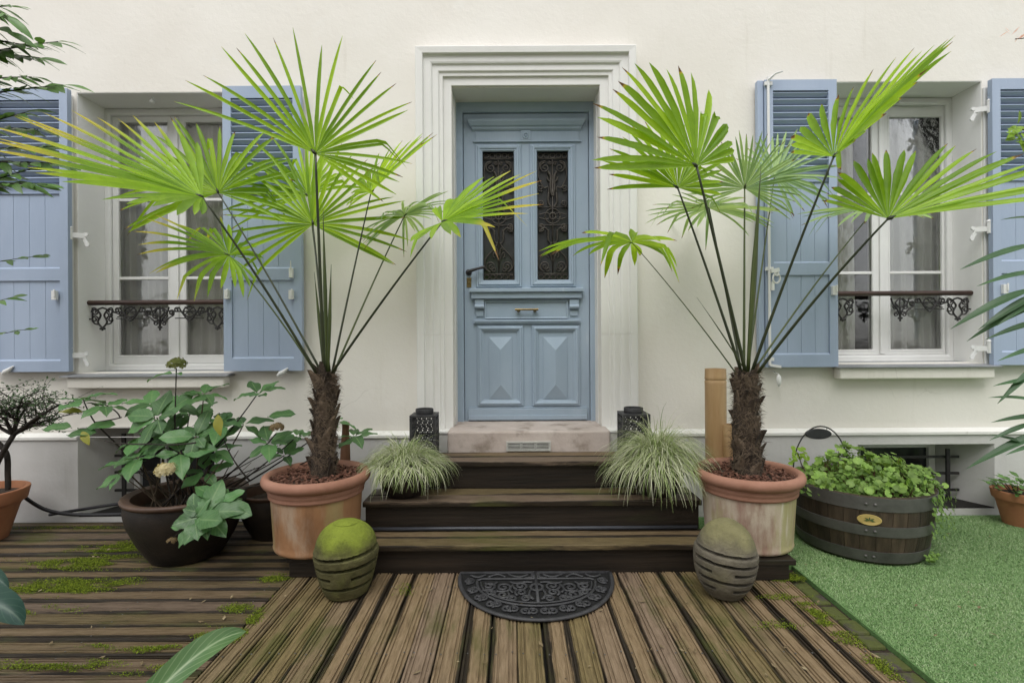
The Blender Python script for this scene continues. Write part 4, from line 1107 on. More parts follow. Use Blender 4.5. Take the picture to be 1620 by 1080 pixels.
def palm_trunk(t, base, top, r0, r1, seed):
    rr = random.Random(seed); base, top = V(base), V(top)
    mb = MB(); n, K = 28, 40
    vs = []
    for k_ in range(K+1):
        f = k_/K; c = base.lerp(top, f) + V((.008*math.sin(f*5+seed), 0, 0)); r = lerp(r0, r1, f**.8)
        if f > .9: r *= lerp(1, .62, (f-.9)/.1)
        for i in range(n):
            a = 2*math.pi*i/n
            ph = (f*9 + i/n*2) % 1.0               # overlapping old leaf bases
            d = 1 + .10*(ph-.5) + .07*noise.noise((math.cos(a)*2.2, math.sin(a)*2.2, f*11+seed)) + rr.uniform(-.015,.015)
            vs.append(c + V((math.cos(a)*r*d, math.sin(a)*r*d, 0)))
    mb.add(vs, [(k_*n+i, k_*n+(i+1) % n, (k_+1)*n+(i+1) % n, (k_+1)*n+i) for k_ in range(K) for i in range(n)] + [tuple(K*n+i for i in range(n))])
    mb.build('trunk', m['trunk'], t, smooth=30)
    # stubs of cut leaves, each a tongue hugging the trunk
    H = top.z - base.z
    for i in range(64):
        f = .02 + .93*i/64 + rr.uniform(-.01,.01); a = i*2.4 + rr.uniform(-.3,.3)
        r = lerp(r0, r1, f**.8)
        c = base.lerp(top, f); o_ = V((math.cos(a), math.sin(a), 0)); s_ = V((-math.sin(a), math.cos(a), 0))
        q = MB(); L = rr.uniform(.05,.10); wd = rr.uniform(.030,.050); tip = rr.uniform(.003,.016)
        pp = []; sk_ = rr.uniform(.1,.8)*(1 if i % 3 else -1)
        for t_ in range(4):
            u = t_/3
            cc = c + o_*(r*.97 + tip*u*u) + V((0,0,L*u)) + s_*(u*L*sk_ + rr.uniform(-.003,.003))
            ww = wd*(1-u*.8)
            for e, dd in ((-1,-.4),(0,.0),(1,-.4)): pp.append(cc + s_*ww*e + o_*(dd*ww*.8))
            for e in (1, 0, -1): pp.append(cc + s_*ww*e*.9 + o_*(-.006 - (.3*ww if e else 0)))
        q.add(pp, [(k_*6+j, k_*6+(j+1) % 6, (k_+1)*6+(j+1) % 6, (k_+1)*6+j) for k_ in range(3) for j in range(6)] + [tuple(18+j for j in range(6))])
        q.build('leaf_stub', m['trunk'] if rr.random() < .65 else m['fibre'], t)
    mb = MB()                                       # loose brown fibres
    for i in range(2600):
        f = rr.random()**.7; a = rr.uniform(0, 6.283); r = lerp(r0, r1, f)*(1.0 + .06*rr.random())
        c = base.lerp(top, f) + V((math.cos(a)*r, math.sin(a)*r, 0))
        o_ = V((math.cos(a), math.sin(a), 0)); s_ = V((-math.sin(a), math.cos(a), 0))
        L = rr.uniform(.02,.07); k2 = rr.uniform(.0,.5) * (2.4 if f > .8 else .8)
        d1 = (s_*rr.uniform(-1,1) + V((0,0,rr.uniform(-.8,.6))) + o_*k2*.6).normalized(); d2 = (d1 + V((rr.uniform(-1,1),rr.uniform(-1,1),rr.uniform(-1,.3)))*.6).normalized()
        p0, p1, p2 = c, c+d1*L*.5, c+d1*L*.5+d2*L*.5
        wv = o_.cross(d1).normalized()*rr.uniform(.0006,.0016)
        mb.add([p0-wv,p0+wv,p1-wv*.8,p1+wv*.8,p2], [(0,1,3,2),(2,3,4)])
    mb.build('fibre', m['fibre'], t, kind='stuff')

def frond(t, root, hub, tip, nh, rng_=(-130,130), N=34, c0=0, side=.6, droop=.06, cup=0., mt='palm', bow=.04, pr=.0062, dark=True, seed=0, fuse=.36, wide=1.0, kink=.10):
    rr = random.Random(seed+71)
    hub, tip, root = P(*hub), P(*tip), V(root)
    ax = tip - hub; L = ax.length; a = ax / L
    nn = V(nh); nn = (nn - a*nn.dot(a)).normalized(); s_ = nn.cross(a)
    mb = MB(); K = 10
    d_phi = rad(rng_[1]-rng_[0])/N
    span = max(abs(rng_[0]-c0), abs(rng_[1]-c0))
    for i in range(N):
        ph = rad(rng_[0]) + (i+.5)*d_phi + rr.uniform(-.12,.12)*d_phi
        l = L*(side + (1-side)*max(0, math.cos((ph-rad(c0))*90/span))**1.1)*rr.uniform(.93,1.04)
        d = a*math.cos(ph) + s_*math.sin(ph); e = s_*math.cos(ph) - a*math.sin(ph)
        tf = fuse*rr.uniform(.85,1.15)*L*(.75+.25*side)/l; tf = min(tf, .75)
        wf = l*tf*math.tan(abs(d_phi)/2)*wide
        dr = droop*rr.uniform(.2,2.2); kk = rr.uniform(.55,.8) if rr.random() < kink else 9
        tw = rr.uniform(-.4,.4); lb = rr.uniform(-.05,.05)
        u = rr.random(); vs, uv = [], []
        vsc = 1.0 if mt != 'palm_yel' else lerp(.52, 1.0, max(0, min(1, (l/L-.74)/.22)))
        for k_ in range(K+1):
            f = k_/K
            r = l*f
            if f <= tf: hw = r*math.tan(abs(d_phi)/2)*wide
            else:
                g = (f-tf)/(1-tf); hw = wf*lerp(1, .72, min(1, g/.22))*(1-g**5)*(1+.22*math.sin(g*3.1)) + .0006
            c = hub + d*r + e*(lb*l*f*f) + nn*(cup*r*(math.sin(ph)**2) + .026*L*f*math.sin(3*ph+seed)) - V((0,0,1))*(dr*l*f**2.2)
            if f > kk: c += (-V((0,0,1))*.75 - d*.35)*l*(f-kk)
            fold = nn*hw*.75
            ee = e + nn*tw*f
            vs += [c - ee*hw + fold, c, c + ee*hw + fold]; uv += [(u, f*vsc)]*3
        fs = []
        for k_ in range(K):
            b = k_*3; fs += [(b,b+1,b+4,b+3),(b+1,b+2,b+5,b+4)]
        mb.add(vs, fs, uv)
    fr_ = mb.build('frond', m[mt], t, smooth=180)
    q = MB()
    c1 = root.lerp(hub, .5) + V((0,0,bow))
    pts = bez(root, c1, hub, 12)
    q.tube(pts, [lerp(pr*1.35, pr*.72, i/12) for i in range(13)], 7, flat=.75)
    q.tube([hub - a*.004, hub + a*.012, hub + a*.03], [pr*.9, pr*1.3, pr*.3], 6)
    q.build('leaf_stalk', m['petiole_dark' if dark else 'petiole'], fr_, smooth=180)
    return fr_

def spear(t, root, tip, r, mt='petiole'):
    q = MB(); root, tip = V(root), P(*tip)
    pts = bez(root, root.lerp(tip,.5)+V((0,0,.02)), tip, 10)
    q.tube(pts, [r*(.75 + .5*min(1, i/4) - max(0, (i-5)/5)*1.2) if i < 10 else .001 for i in range(11)], 6, flat=.6)
    q.build('spear_leaf', m[mt], t, smooth=180)

pal = thing('fan_palm', 'tall fan palm with yellow tipped fronds in the streaked brown pot left of the steps', 'palm', (LX, PY, .44), 'potted fan palms')
T0 = V((P(512,740,PY).x, PY, .43)); T1 = V((P(515,592,PY).x, PY, P(515,588,PY).z))
palm_trunk(pal, T0, T1, .060, .042, 3)
def rt(dx, dy=0, dz=0): return T1 + V((dx, dy, dz-.02))
F = frond
F(pal, rt(.0,-.02), (499,243,2.44), (332,76,2.36), (0,-1,.22), (-172,28), 23, 0, .56, .045, mt='palm', bow=0, pr=.0075, seed=1, kink=.10, fuse=.22)
F(pal, rt(-.03,-.02), (320,312,2.34), (5,178,2.05), (.30,-.46,.82), (-72,110), 23, 0, .42, .02, cup=.2, mt='palm_yel', bow=.05, pr=.0075, seed=2, fuse=.38, kink=.05)
F(pal, rt(.0,.03), (495,355,2.86), (480,205,2.9), (0,-1,.12), (-130,125), 28, 0, .92, .07, mt='palm', bow=0, pr=.006, seed=3, kink=.15, fuse=.24)
F(pal, rt(.02,.03), (587,304,2.88), (692,200,2.78), (-.68,-.45,.70), (-120,120), 25, 0, .42, .03, cup=.3, mt='palm', bow=.02, pr=.0048, seed=4)
F(pal, rt(.03,.02), (640,341,2.96), (690,290,2.76), (.1,-.42,.9), (-150,150), 34, 0, .85, .20, mt='palm_pale', bow=.03, pr=.0046, dark=False, seed=5, kink=.25)
F(pal, rt(.03,-.02), (700,351,2.42), (866,295,2.22), (-.30,-.52,.80), (-110,125), 23, 0, .40, .03, cup=.15, mt='palm_yel', bow=.03, pr=.0066, seed=6, kink=.12)
F(pal, rt(-.04,0), (362,404,2.66), (218,340,2.48), (.25,-.52,.8), (-150,150), 26, 0, .42, .14, cup=.1, mt='palm_yel', bow=.05, pr=.005, dark=False, seed=7, kink=.3)
F(pal, rt(-.02,.02), (345,305,2.82), (300,165,2.86), (.1,-1,.4), (-130,100), 28, 20, .75, .14, mt='palm', bow=.04, pr=.0056, seed=8, kink=.3)
F(pal, rt(.01,.04), (488,310,3.0), (380,230,2.98), (0,-1,.3), (-120,60), 24, 0, .75, .12, mt='palm', bow=0, pr=.0045, dark=False, seed=9, kink=.3)
spear(pal, rt(.008,0), (511,330,2.62), .0085); spear(pal, rt(.016,-.01), (524,418,2.6), .008); spear(pal, rt(-.006,0), (497,430,2.64), .007)

pal2 = thing('fan_palm', 'tall fan palm with bright green fronds in the lime stained pot by the artificial grass', 'palm', (RX, PY, .44), 'potted fan palms')
T0 = V((P(1181,742,PY).x, PY, .43)); T1 = V((P(1181,594,PY).x, PY, P(1181,588,PY).z))
palm_trunk(pal2, T0, T1, .072, .050, 8)
F(pal2, rt(-.01,-.02), (1102,263,2.42), (948,150,2.24), (-.05,-1,.35), (-140,40), 21, 8, .48, .02, mt='palm', bow=.02, pr=.0075, seed=11, fuse=.55)
F(pal2, rt(-.02,0), (1072,297,2.66), (965,228,2.60), (0,-1,.3), (-165,35), 23, 0, .66, .03, mt='palm', bow=.03, pr=.0062, seed=12, fuse=.4)
F(pal2, rt(.0,.03), (1178,298,2.84), (1200,205,2.74), (0,-1,.45), (-118,118), 34, 0, 1.0, .05, mt='palm_pale', bow=.0, pr=.0058, dark=False, seed=13)
F(pal2, rt(-.01,.03), (1122,330,2.95), (1085,300,2.66), (0,-.16,1), (-165,165), 34, 0, .95, .12, mt='palm_pale', bow=.02, pr=.0045, seed=14, kink=.25)
F(pal2, rt(.015,-.01), (1319,248,2.36), (1490,60,2.16), (-.74,-.16,.66), (-100,105), 24, 0, .40, .015, cup=.35, mt='palm', bow=.04, pr=.0066, seed=15, fuse=.5, kink=.02)
F(pal2, rt(.03,-.03), (1405,346,2.20), (1660,255,2.02), (-.1,-.66,.72), (-30,125), 22, -8, .54, .01, cup=.1, mt='palm', bow=.05, pr=.0080, seed=16, fuse=.5, kink=.03)
F(pal2, rt(-.045,0), (1000,384,2.74), (860,349,2.52), (.05,-.10,1), (-150,150), 20, 0, .32, .14, mt='palm', bow=.04, pr=.0036, dark=False, seed=17, kink=.3)
F(pal2, rt(.03,.02), (1385,330,2.86), (1292,335,2.76), (0,-.25,1), (-130,130), 26, 0, .6, .10, mt='palm_pale', bow=.05, pr=.005, dark=False, seed=18)
F(pal2, rt(.02,.04), (1225,280,2.95), (1310,220,2.9), (-.3,-1,.4), (-110,110), 26, 0, .8, .06, mt='palm_pale', bow=.0, pr=.0045, dark=False, seed=19)
spear(pal2, rt(.006,0), (1204,262,2.62), .0125)
spear(pal2, rt(.0,-.02), (1042+60,470,2.6), .004)

# ================================================================== carved stone lanterns, one each side of the mat
def stone_egg(label, c, prof, slots, mt, tilt):
    n, K = 120, 150
    H = prof[-1][0]
    rad_at = lambda z: next((lerp(a[1], b[1], ((z-a[0])/(b[0]-a[0]))) for a, b in zip(prof, prof[1:]) if a[0] <= z <= b[0]+1e-9), 0)
    smooth_r = lambda z: sum(rad_at(min(max(z+d, 0), H)) for d in (-.012,-.006,0,.006,.012))/5 if .012 < z < H-.012 else rad_at(z)
    mb = MB(); vs = []
    for k_ in range(K+1):
        z = H*k_/K
        if k_ > K*.8: z = H*(1-.2*((K-k_)/(.2*K))**2)
        r0 = smooth_r(z)
        for i in range(n):
            a = 2*math.pi*i/n
            r = r0*(1+.012*noise.noise((math.cos(a)*2, math.sin(a)*2, z*14)))
            for zc, tl, ta, a0, a1, hh in slots:
                if z > .26: continue
                am = (math.degrees(a)+90) % 360 - 0          # 0 = facing the camera, + to the right
                if am > 180: am -= 360
                zz = zc + tl*math.sin(rad(am))
                if a0 <= am <= a1 and abs(z-zz) < hh: r -= .05
            vs.append((r*math.cos(a), r*math.sin(a), z))
    mb.add(vs, [(k_*n+i, k_*n+(i+1) % n, (k_+1)*n+(i+1) % n, (k_+1)*n+i) for k_ in range(K) for i in range(n)] + [tuple(range(n-1,-1,-1)), tuple(K*n+i for i in range(n))])
    o = mb.build('stone_lantern', mt, smooth=75)
    o.location = c
    o.rotation_euler = tilt
    return tag(o, label, 'stone lantern', 'carved stone lanterns on the deck')
stone_egg('egg shaped stone lantern with a bright green mossy cap by the streaked brown pot', (-.752, 2.31, .004),
    [(0,.084),(.012,.096),(.05,.112),(.10,.127),(.15,.137),(.186,.1425),(.198,.1425),(.202,.134),(.23,.131),(.255,.123),(.28,.107),(.30,.085),(.314,.060),(.322,.034),(.3255,.012),(.326,.002)],
    [(.196,.012,0,-180,180,.0078),(.150,.010,0,-62,90,.0075),(.104,.004,0,-78,-22,.0072),(.104,.008,0,20,75,.0072),(.060,.006,0,-50,70,.0068)], m['egg_moss'], (0,0,rad(8)))
stone_egg('egg shaped grey stone lantern with slots and a lichen cap by the lime stained pot', (.926, 2.27, .006),
    [(0,.066),(.012,.080),(.05,.108),(.10,.126),(.15,.134),(.19,.1345),(.207,.132),(.211,.124),(.24,.117),(.27,.102),(.295,.083),(.314,.060),(.328,.030),(.3335,.010),(.334,.002)],
    [(.207,-.004,0,-180,180,.0070),(.168,-.004,0,-85,75,.0072),(.132,0,0,-88,-48,.0068),(.132,0,0,-6,80,.0072),(.094,-.002,0,-80,75,.0072),(.058,0,0,-78,-42,.0066),(.058,0,0,0,72,.0072)], m['egg_grey'], (0,rad(4),0))

# ================================================================== black pierced lanterns flanking the doorstep
def lantern(label, cx, cy, z0, w_, h_):
    t = thing('lantern', label, 'lantern', (cx, cy, z0), 'black lanterns beside the doorstep')
    hw = w_/2
    for sx in (-1,1):
        for sy in (-1,1):
            q = MB(); q.box(*sorted((cx+sx*hw, cx+sx*(hw-.016))), *sorted((cy+sy*hw, cy+sy*(hw-.016))), z0+.014, z0+h_-.014); q.build('corner_post', m['lantern'], t, bevel=.002)
    q = MB(); q.box(cx-hw, cx+hw, cy-hw, cy+hw, z0, z0+.0138); q.build('base', m['lantern'], t, bevel=.002)
    q = MB(); q.box(cx-hw, cx+hw, cy-hw, cy+hw, z0+h_-.0138, z0+h_); q.build('top_plate', m['lantern'], t, bevel=.002)
    r = hw*.70
    q = MB(); q.lathe([(r*.96,z0+h_+.0005),(r,z0+h_+.006),(r,z0+h_+.026),(r*.97,z0+h_+.030),(r*.90,z0+h_+.030),(r*.88,z0+h_+.006),(0,z0+h_+.003)], 32, (cx,cy,0)); q.build('collar', m['lantern'], t, smooth=50)
    a = hw - .016
    rows = 5; zl0, zl1 = z0+.014, z0+h_-.014; ph = (zl1-zl0)/rows
    for fx, fy in ((0,-1),(1,0),(0,1),(-1,0)):
        q = MB(); o_ = V((fx,fy,0)); s_ = V((-fy,fx,0)); ctr = V((cx,cy,0)) + o_*(hw-.006)
        pt = lambda u, z: ctr + s_*u + V((0,0,z))
        cw = 2*a/4
        for i in range(rows):
            zb = zl0 + i*ph
            q.bar(pt(-a,zb+ph*.02), pt(a,zb+ph*.02), .003, .004, o_)
            for j in range(4):
                u0 = -a + j*cw
                q.bar(pt(u0,zb), pt(u0+cw/2,zb+ph*.9), .003, .004, o_); q.bar(pt(u0+cw/2,zb+ph*.9), pt(u0+cw,zb), .003, .004, o_)
                q.tube([pt(u0+cw/2,zb+ph*.32)-o_*.004, pt(u0+cw/2,zb+ph*.32)+o_*.004], .0075, 6)
        q.build('pierced_side', m['lantern'], t)
    q = MB(); q.box(cx-a+.004, cx+a-.004, cy-a+.004, cy+a-.004, z0+.0145, z0+.030); q.build('candle_tray', m['iron'], t)
lantern('black pierced metal lantern beside the doorstep, towards the dark shrub', -.520, 3.035, .448, .150, .250)
lantern('black pierced metal lantern beside the doorstep, towards the bamboo post', .715, 3.035, .448, .160, .250)

# ================================================================== tufts of variegated grass in dark bowls
def grass_pot(label, plabel, cx, cy, z0, rp, n, spread, hang, seed):
    t = thing('bowl_pot', plabel, 'flower pot', (cx, cy, z0), 'dark bowls on the middle step')
    q = MB(); q.lathe([(0,z0+.001),(rp*.58,z0+.001),(rp*.68,z0+.01),(rp*.93,z0+.07),(rp,z0+.12),(rp*.94,z0+.175),(rp*.87,z0+.183),(rp*.83,z0+.175),(rp*.80,z0+.14)], 40, (cx,cy,0)); q.build('bowl', m['glazed'], t, smooth=60)
    q = MB(); q.lathe([(0,z0+.158),(rp*.82,z0+.154)], 24, (cx,cy,0)); q.build('soil', m['soil'], t)
    rr = random.Random(seed); mb = MB()
    for i in range(n):
        a = rr.uniform(0, 6.283); el = rr.uniform(.5, 1.55); L = spread*rr.uniform(.65,1.25)
        o_ = V((math.cos(a), math.sin(a), 0))
        p0 = V((cx,cy,z0+.160)) + o_*rp*.45*math.sqrt(rr.random())
        d = (o_*math.cos(el) + V((0,0,math.sin(el)))).normalized()
        K = 9; p_ = p0.copy(); st = L/K
        sd_ = V((0,0,1)).cross(o_).normalized(); sd_ = (sd_ + o_*rr.uniform(-.4,.4)).normalized()
        u = rr.random(); g = rr.uniform(.24,.46)*hang; sw = rr.uniform(-.16,.16); wd = rr.uniform(.0010,.0021)
        vs, uv = [], []
        for k_ in range(K+1):
            hw = wd*(1-(k_/K)**2.5) + .0003
            vs += [p_ - sd_*hw, p_ + sd_*hw]; uv += [(u, k_/K)]*2
            d = (d + V((0,0,-g*(.35+1.3*k_/K))) + sd_*sw).normalized()
            p_ = p_ + d*st
            dd = math.hypot(p_.x-cx, p_.y-cy)
            if p_.z < z0+.175 and dd < rp*1.04: p_ += o_*(rp*1.05-dd)
            if p_.z < z0+.01 and p_.y > 2.66: p_.z = z0+.01
            if p_.y > 3.1: p_.y = 3.1
        mb.add(vs, [(2*k_, 2*k_+1, 2*k_+3, 2*k_+2) for k_ in range(K)], uv)
    g = mb.build('ornamental_grass', m['blade'], smooth=180, loc=(cx,cy,z0+.155), kind='stuff')
    tag(g, label, 'grass plant', 'tufts of variegated grass in bowls')
grass_pot('small tuft of variegated green and cream grass arching over the left bowl', 'dark round bowl on the middle step, by the streaked brown palm pot', -.590, 2.80, .293, .142, 1500, .205, 1.0, 4)
grass_pot('large shaggy tuft of pale variegated grass trailing over the step edge beside the bamboo', 'dark round bowl hidden under the shaggy pale grass on the middle step', .785, 2.79, .293, .142, 1900, .30, 1.0, 9)

# ================================================================== bamboo canes and wooden stake by the wall
def cane(label, px0, px1, ptop, Y, z0, node):
    c = P((px0+px1)/2, ptop, Y); r = (px1-px0)/2/FPX*Y
    q = MB(); zt = c.z
    zn = P(px0, node, Y).z if node else None
    pr_ = [(r*.98,z0)] + ([(r,zn-.02),(r*1.02,zn-.008),(r*.95,zn),(r*1.03,zn+.008),(r,zn+.02)] if node else []) + [(r*.98,zt),(r*.82,zt),(r*.80,zt-.06),(0,zt-.06)]
    q.lathe(pr_, 28, (c.x, Y, 0))
    return tag(q.build('bamboo_cane', m['bamboo'], smooth=40, loc=(c.x,Y,z0)), label, 'bamboo cane', 'cut bamboo canes by the right palm')
cane('thick tall cut bamboo cane standing against the wall beside the right palm', 1115.5, 1148, 583, 2.98, .15, 601)
cane('short thin cut bamboo cane tucked behind the right palm trunk', 1143, 1164, 671, 2.93, .15, 690)
q = MB(); a, b = P(546,735,2.93), P(547,668,2.93)
q.tube([a, a.lerp(b,.45), a.lerp(b,.85), b], [.031,.027,.020,.022], 10)
tag(q.build('wooden_stake', m['stake'], smooth=40, loc=a), 'reddish brown tapered wooden stake behind the left palm trunk', 'stake')

# ---- small fallen leaves and bits on the boards and the turf
rf = random.Random(77); mb = MB()
for i in range(120):
    px, py = rf.uniform(20,1600), rf.uniform(835,1070)
    x, y = ground_pt(px, py)
    if y > 2.44 and -1.1 < x < 1.35: continue
    if (x-1.935)**2+(y-2.86)**2 < .15 or (x+1.785)**2+(y-2.77)**2 < .09: continue
    L = rf.uniform(.004,.018); a = rf.uniform(0,6.28); d = V((math.cos(a), math.sin(a), 0)); e = V((-d.y, d.x, 0)); z = .006 if x < 1.39 else .016
    c = V((x, y, z)); u = rf.random()
    mb.add([c-d*L+V((0,0,rf.uniform(-.001,.004))), c+e*L*.4, c+d*L+V((0,0,rf.uniform(-.001,.005))), c-e*L*.4+V((0,0,.002))], [(0,1,2),(0,2,3)])
m['litter'] = mat('dry_litter', [(.3,(.07,.045,.02)),(.5,(.20,.15,.08)),(.7,(.34,.29,.18))], 30, ro=.85)
tag(mb.build('fallen_leaves', m['litter'], loc=(0,0,0), kind='stuff'), 'scattered dry leaf bits on the deck boards and the turf', 'leaves')

# ================================================================== leafy plants
def leaf_mesh(name, L, W, mt, peak=.45, arch=.12, fold=.25, wave=.0, tipw=.0, K=7, seed=0):
    """one blade along +X, face up +Z, drawn from a width profile, with folded midrib and arched spine"""
    rr = random.Random(seed); mb = MB(); vs, uv = [], []
    for k_ in range(K+1):
        f = k_/K
        if f < peak: w_ = math.sin(f/peak*math.pi/2)**.8
        else: w_ = math.cos((f-peak)/(1-peak)*math.pi/2)**.85
        hw = W/2*max(w_, .03)
        z = -arch*L*f*f
        for j in range(5):
            e = (j-2)/2
            vs.append((L*f, hw*e, z + fold*hw*abs(e) - fold*.5*hw*e*e + wave*W*math.sin(f*11+e*2+seed)*abs(e))); uv.append(((e+1)/2, f))
    mb.add(vs, [(k_*5+j, (k_+1)*5+j, (k_+1)*5+j+1, k_*5+j+1) for k_ in range(K) for j in range(4)], uv)
    me = mb.mesh(name, smooth=180); me.materials.append(mt)
    return me

def rosette(t, c, nrm, n, size, meshes, rr, el=(.0,.45), a0=None, name='leaf', off=.012):
    nrm = V(nrm).normalized(); x = nrm.orthogonal().normalized(); y = nrm.cross(x)
    b = rr.uniform(0, 6.28) if a0 is None else a0
    for i in range(n):
        a = b + 2*math.pi*i/n + rr.uniform(-.25,.25)
        e = rr.uniform(*el)
        d = (x*math.cos(a) + y*math.sin(a))*math.cos(e) + nrm*math.sin(e)
        s_ = size*rr.uniform(.55,1.12)
        put(name, rr.choice(meshes), t, V(c) + d*off + nrm*rr.uniform(-.012,.006), basis(d, nrm*math.cos(e) - (x*math.cos(a)+y*math.sin(a))*math.sin(e) + V((rr.uniform(-.25,.25),rr.uniform(-.25,.25),0))), s_)

def flower_head(t, c, r, mt, n, rr, name='flower_head'):
    mb = MB(); c = V(c)
    for i in range(n):
        z = rr.uniform(-.25,1); a = rr.uniform(0,6.283); q = math.sqrt(max(0,1-z*z))
        o_ = V((q*math.cos(a), q*math.sin(a), z*.75)); p_ = c + o_*r*rr.uniform(.8,1.05)
        x = o_.orthogonal().normalized(); y = o_.cross(x); ro = rr.uniform(0,6.28); s_ = r*rr.uniform(.22,.38)
        for j in range(4):
            a1 = ro + j*math.pi/2
            d = x*math.cos(a1)+y*math.sin(a1); e = x*-math.sin(a1)+y*math.cos(a1)
            mb.add([p_, p_+d*s_*.6+e*s_*.45+o_*s_*.1, p_+d*s_+o_*s_*rr.uniform(-.1,.4), p_+d*s_*.6-e*s_*.45+o_*s_*.1], [(0,1,2,3)])
    return mb.build(name, mt, t, smooth=180)

def oval_pot(label, cx, cy, rp, h, rb, thick, name='glazed_pot', mt='glazed', rim='glazed_rim', group='dark glazed pots on the left deck'):
    t = thing(name, label, 'flower pot', (cx, cy, 0), group)
    z = .002
    q = MB(); q.lathe([(0,z),(rb*.97,z),(rb,z+.008),(lerp(rb,rp,.45),z+h*.28),(lerp(rb,rp,.85),z+h*.60),(rp*.985,z+h*.80),(rp*.965,z+h*.905)], 56, (cx,cy,0)); q.build('pot_body', m[mt], t, smooth=60)
    zz = z+h*.906
    q = MB(); q.lathe([(rp*.967,zz),(rp*1.01,zz+.010),(rp*1.025,zz+.020),(rp*1.01,z+h-.002),(rp*.96,z+h),(rp-thick*1.3,z+h-.008),(rp-thick*1.5,zz-.02),(rp-thick*1.4,z+h*.5)], 56, (cx,cy,0)); q.build('pot_rim', m[rim], t, smooth=60)
    q = MB(); q.lathe([(0,z+h*.80),(rp*.5,z+h*.79),(rp-thick*1.3,z+h*.76)], 30, (cx,cy,0)); q.build('soil', m['soil'], t)
    return t

# ---- hydrangea in the big dark pot on the left
HX, HY = -1.745, 2.75
oval_pot('large dark brown glazed pot holding the hydrangea on the left deck', HX, HY, .288, .335, .175, .03)
oval_pot('empty dark glazed pot half hidden behind the left palm pot', -1.40, 3.02, .205, .265, .125, .025)
hy = thing('hydrangea_bush', 'straggly hydrangea with broad green leaves and dried flower heads in the dark pot', 'hydrangea', (HX, HY, .27))
rr = random.Random(21)
HL = [leaf_mesh('leaf', .15, .085, m['hyd'], .48, .14, .28, .07, seed=1), leaf_mesh('leaf', .145, .075, m['hyd'], .45, .30, .35, .08, seed=2), leaf_mesh('leaf', .155, .09, m['hyd'], .52, .04, .2, .09, seed=3)]
HD = [leaf_mesh('leaf', .12, .055, m['hyd_dry'], .45, .25, .4, .06, seed=4)]
def stem(t, a, b, r0=.006, r1=.003, bow=.08, mt='twig_dark', name='stem', n=9):
    a, b = V(a), V(b)
    c = a.lerp(b,.5) + V((rr.uniform(-.03,.03), rr.uniform(-.03,.03), -bow))
    q = MB(); q.tube(bez(a, c, b, n), [lerp(r0, r1, i/n) for i in range(n+1)], 6); return q.build(name, m[mt], t, smooth=180)
def soilpt(): return V((HX + rr.uniform(-.15,.15), HY + rr.uniform(-.12,.12), .26))
ros = [ # px, py, depth, leaves, size, normal
 (132,632,2.72,6,.95,(0,-.12,1)), (166,640,2.70,6,.95,(.1,-.10,1)), (248,660,2.66,7,1.1,(-.15,-.75,.7)), (323,622,2.74,7,1.05,(0,-.2,1)), (408,622,2.72,7,.85,(0,-.3,1)),
 (352,668,2.70,7,1.05,(.2,-.35,.9)), (300,655,2.86,6,1.0,(0,-.3,1)), (425,700,2.70,6,.95,(.05,-.45,.9)), (470,690,2.86,6,.9,(.2,-.2,1)), (560,690,2.82,6,.85,(0,-.15,1)), (528,668,2.90,5,.8,(0,-.2,1)),
 (218,722,2.60,7,1.15,(-.2,-.40,.85)), (285,715,2.58,6,1.05,(.1,-.6,.75)), (262,690,2.70,6,1.0,(-.1,-.4,.85)), (338,712,2.66,7,1.0,(.15,-.4,.85)), (225,690,2.75,6,1.0,(-.3,-.3,.9)), (310,690,2.62,6,.95,(.1,-.7,.7)),
 (385,672,2.78,5,.9,(.2,-.2,1)), (275,640,2.80,6,.95,(0,-.5,.85)), (325,745,2.64,5,.9,(.1,-.5,.85)), (200,745,2.66,5,.95,(-.3,-.4,.8)), (450,720,2.8,5,.8,(.1,-.4,.9)),
 (326,812,2.40,9,1.05,(.12,-.80,.65)), (308,822,2.38,6,1.1,(-.1,-.85,.6)), (345,795,2.44,6,1.0,(.25,-.6,.8)), (330,668,2.92,6,1.0,(0,-.3,1)), (240,640,2.9,5,.9,(0,-.3,1))]
for i, (px, py, Y, n, s_, nr) in enumerate(ros):
    c = P(px, py, Y)
    if px > 440 and i != 21:
        stem(hy, (HX+.12, HY-.02, .27), c, .006, .003, .04)
    elif i in (0, 1):
        k_ = P(150, 668, 2.70) if i == 0 else P(190, 660, 2.70)
        stem(hy, k_, c, .004, .003, .0)
    else: stem(hy, soilpt(), c, .0055, .003, rr.uniform(-.03,.06), 'twig' if rr.random() < .4 else 'twig_dark')
    rosette(hy, c, nr, n, s_, HL, rr, el=(-.12,.38) if i != 22 else (-.02,.30))
stem(hy, soilpt(), P(150,668,2.70), .005, .004, -.02); stem(hy, P(150,668,2.70), P(192,660,2.70), .004, .0035, .005)
for px, py, Y in ((112,652,2.66),(135,684,2.64),(95,675,2.7),(165,672,2.68),(450,655,2.7)):
    put('leaf', HL[0] if px != 112 else HD[0], hy, P(px+18,py,Y), basis((-1,-.15,.05 if px != 112 else .25),(0,-.45,1)), .95)
put('leaf', HD[0], hy, P(130,682,2.62), basis((.5,-.3,-.5),(0,-.6,.8)), .7)
put('leaf', HD[0], hy, P(345,655,2.58), basis((.2,-.4,-.8),(0,-1,.2)), .9)
stem(hy, soilpt(), P(279,582,2.70), .005, .003, -.02); flower_head(hy, P(280,577,2.70), .046, m['petal_green'], 70, rr)
put('leaf', HL[1], hy, P(272,590,2.70), basis((-1,-.1,-.05),(0,-.2,1)), .9); put('leaf', HL[1], hy, P(280,590,2.70), basis((.6,-.5,.1),(0,-.2,1)), .4)
stem(hy, soilpt(), P(263,752,2.48), .005, .003, -.03); flower_head(hy, P(263,744,2.48), .046, m['petal_cream'], 90, rr)
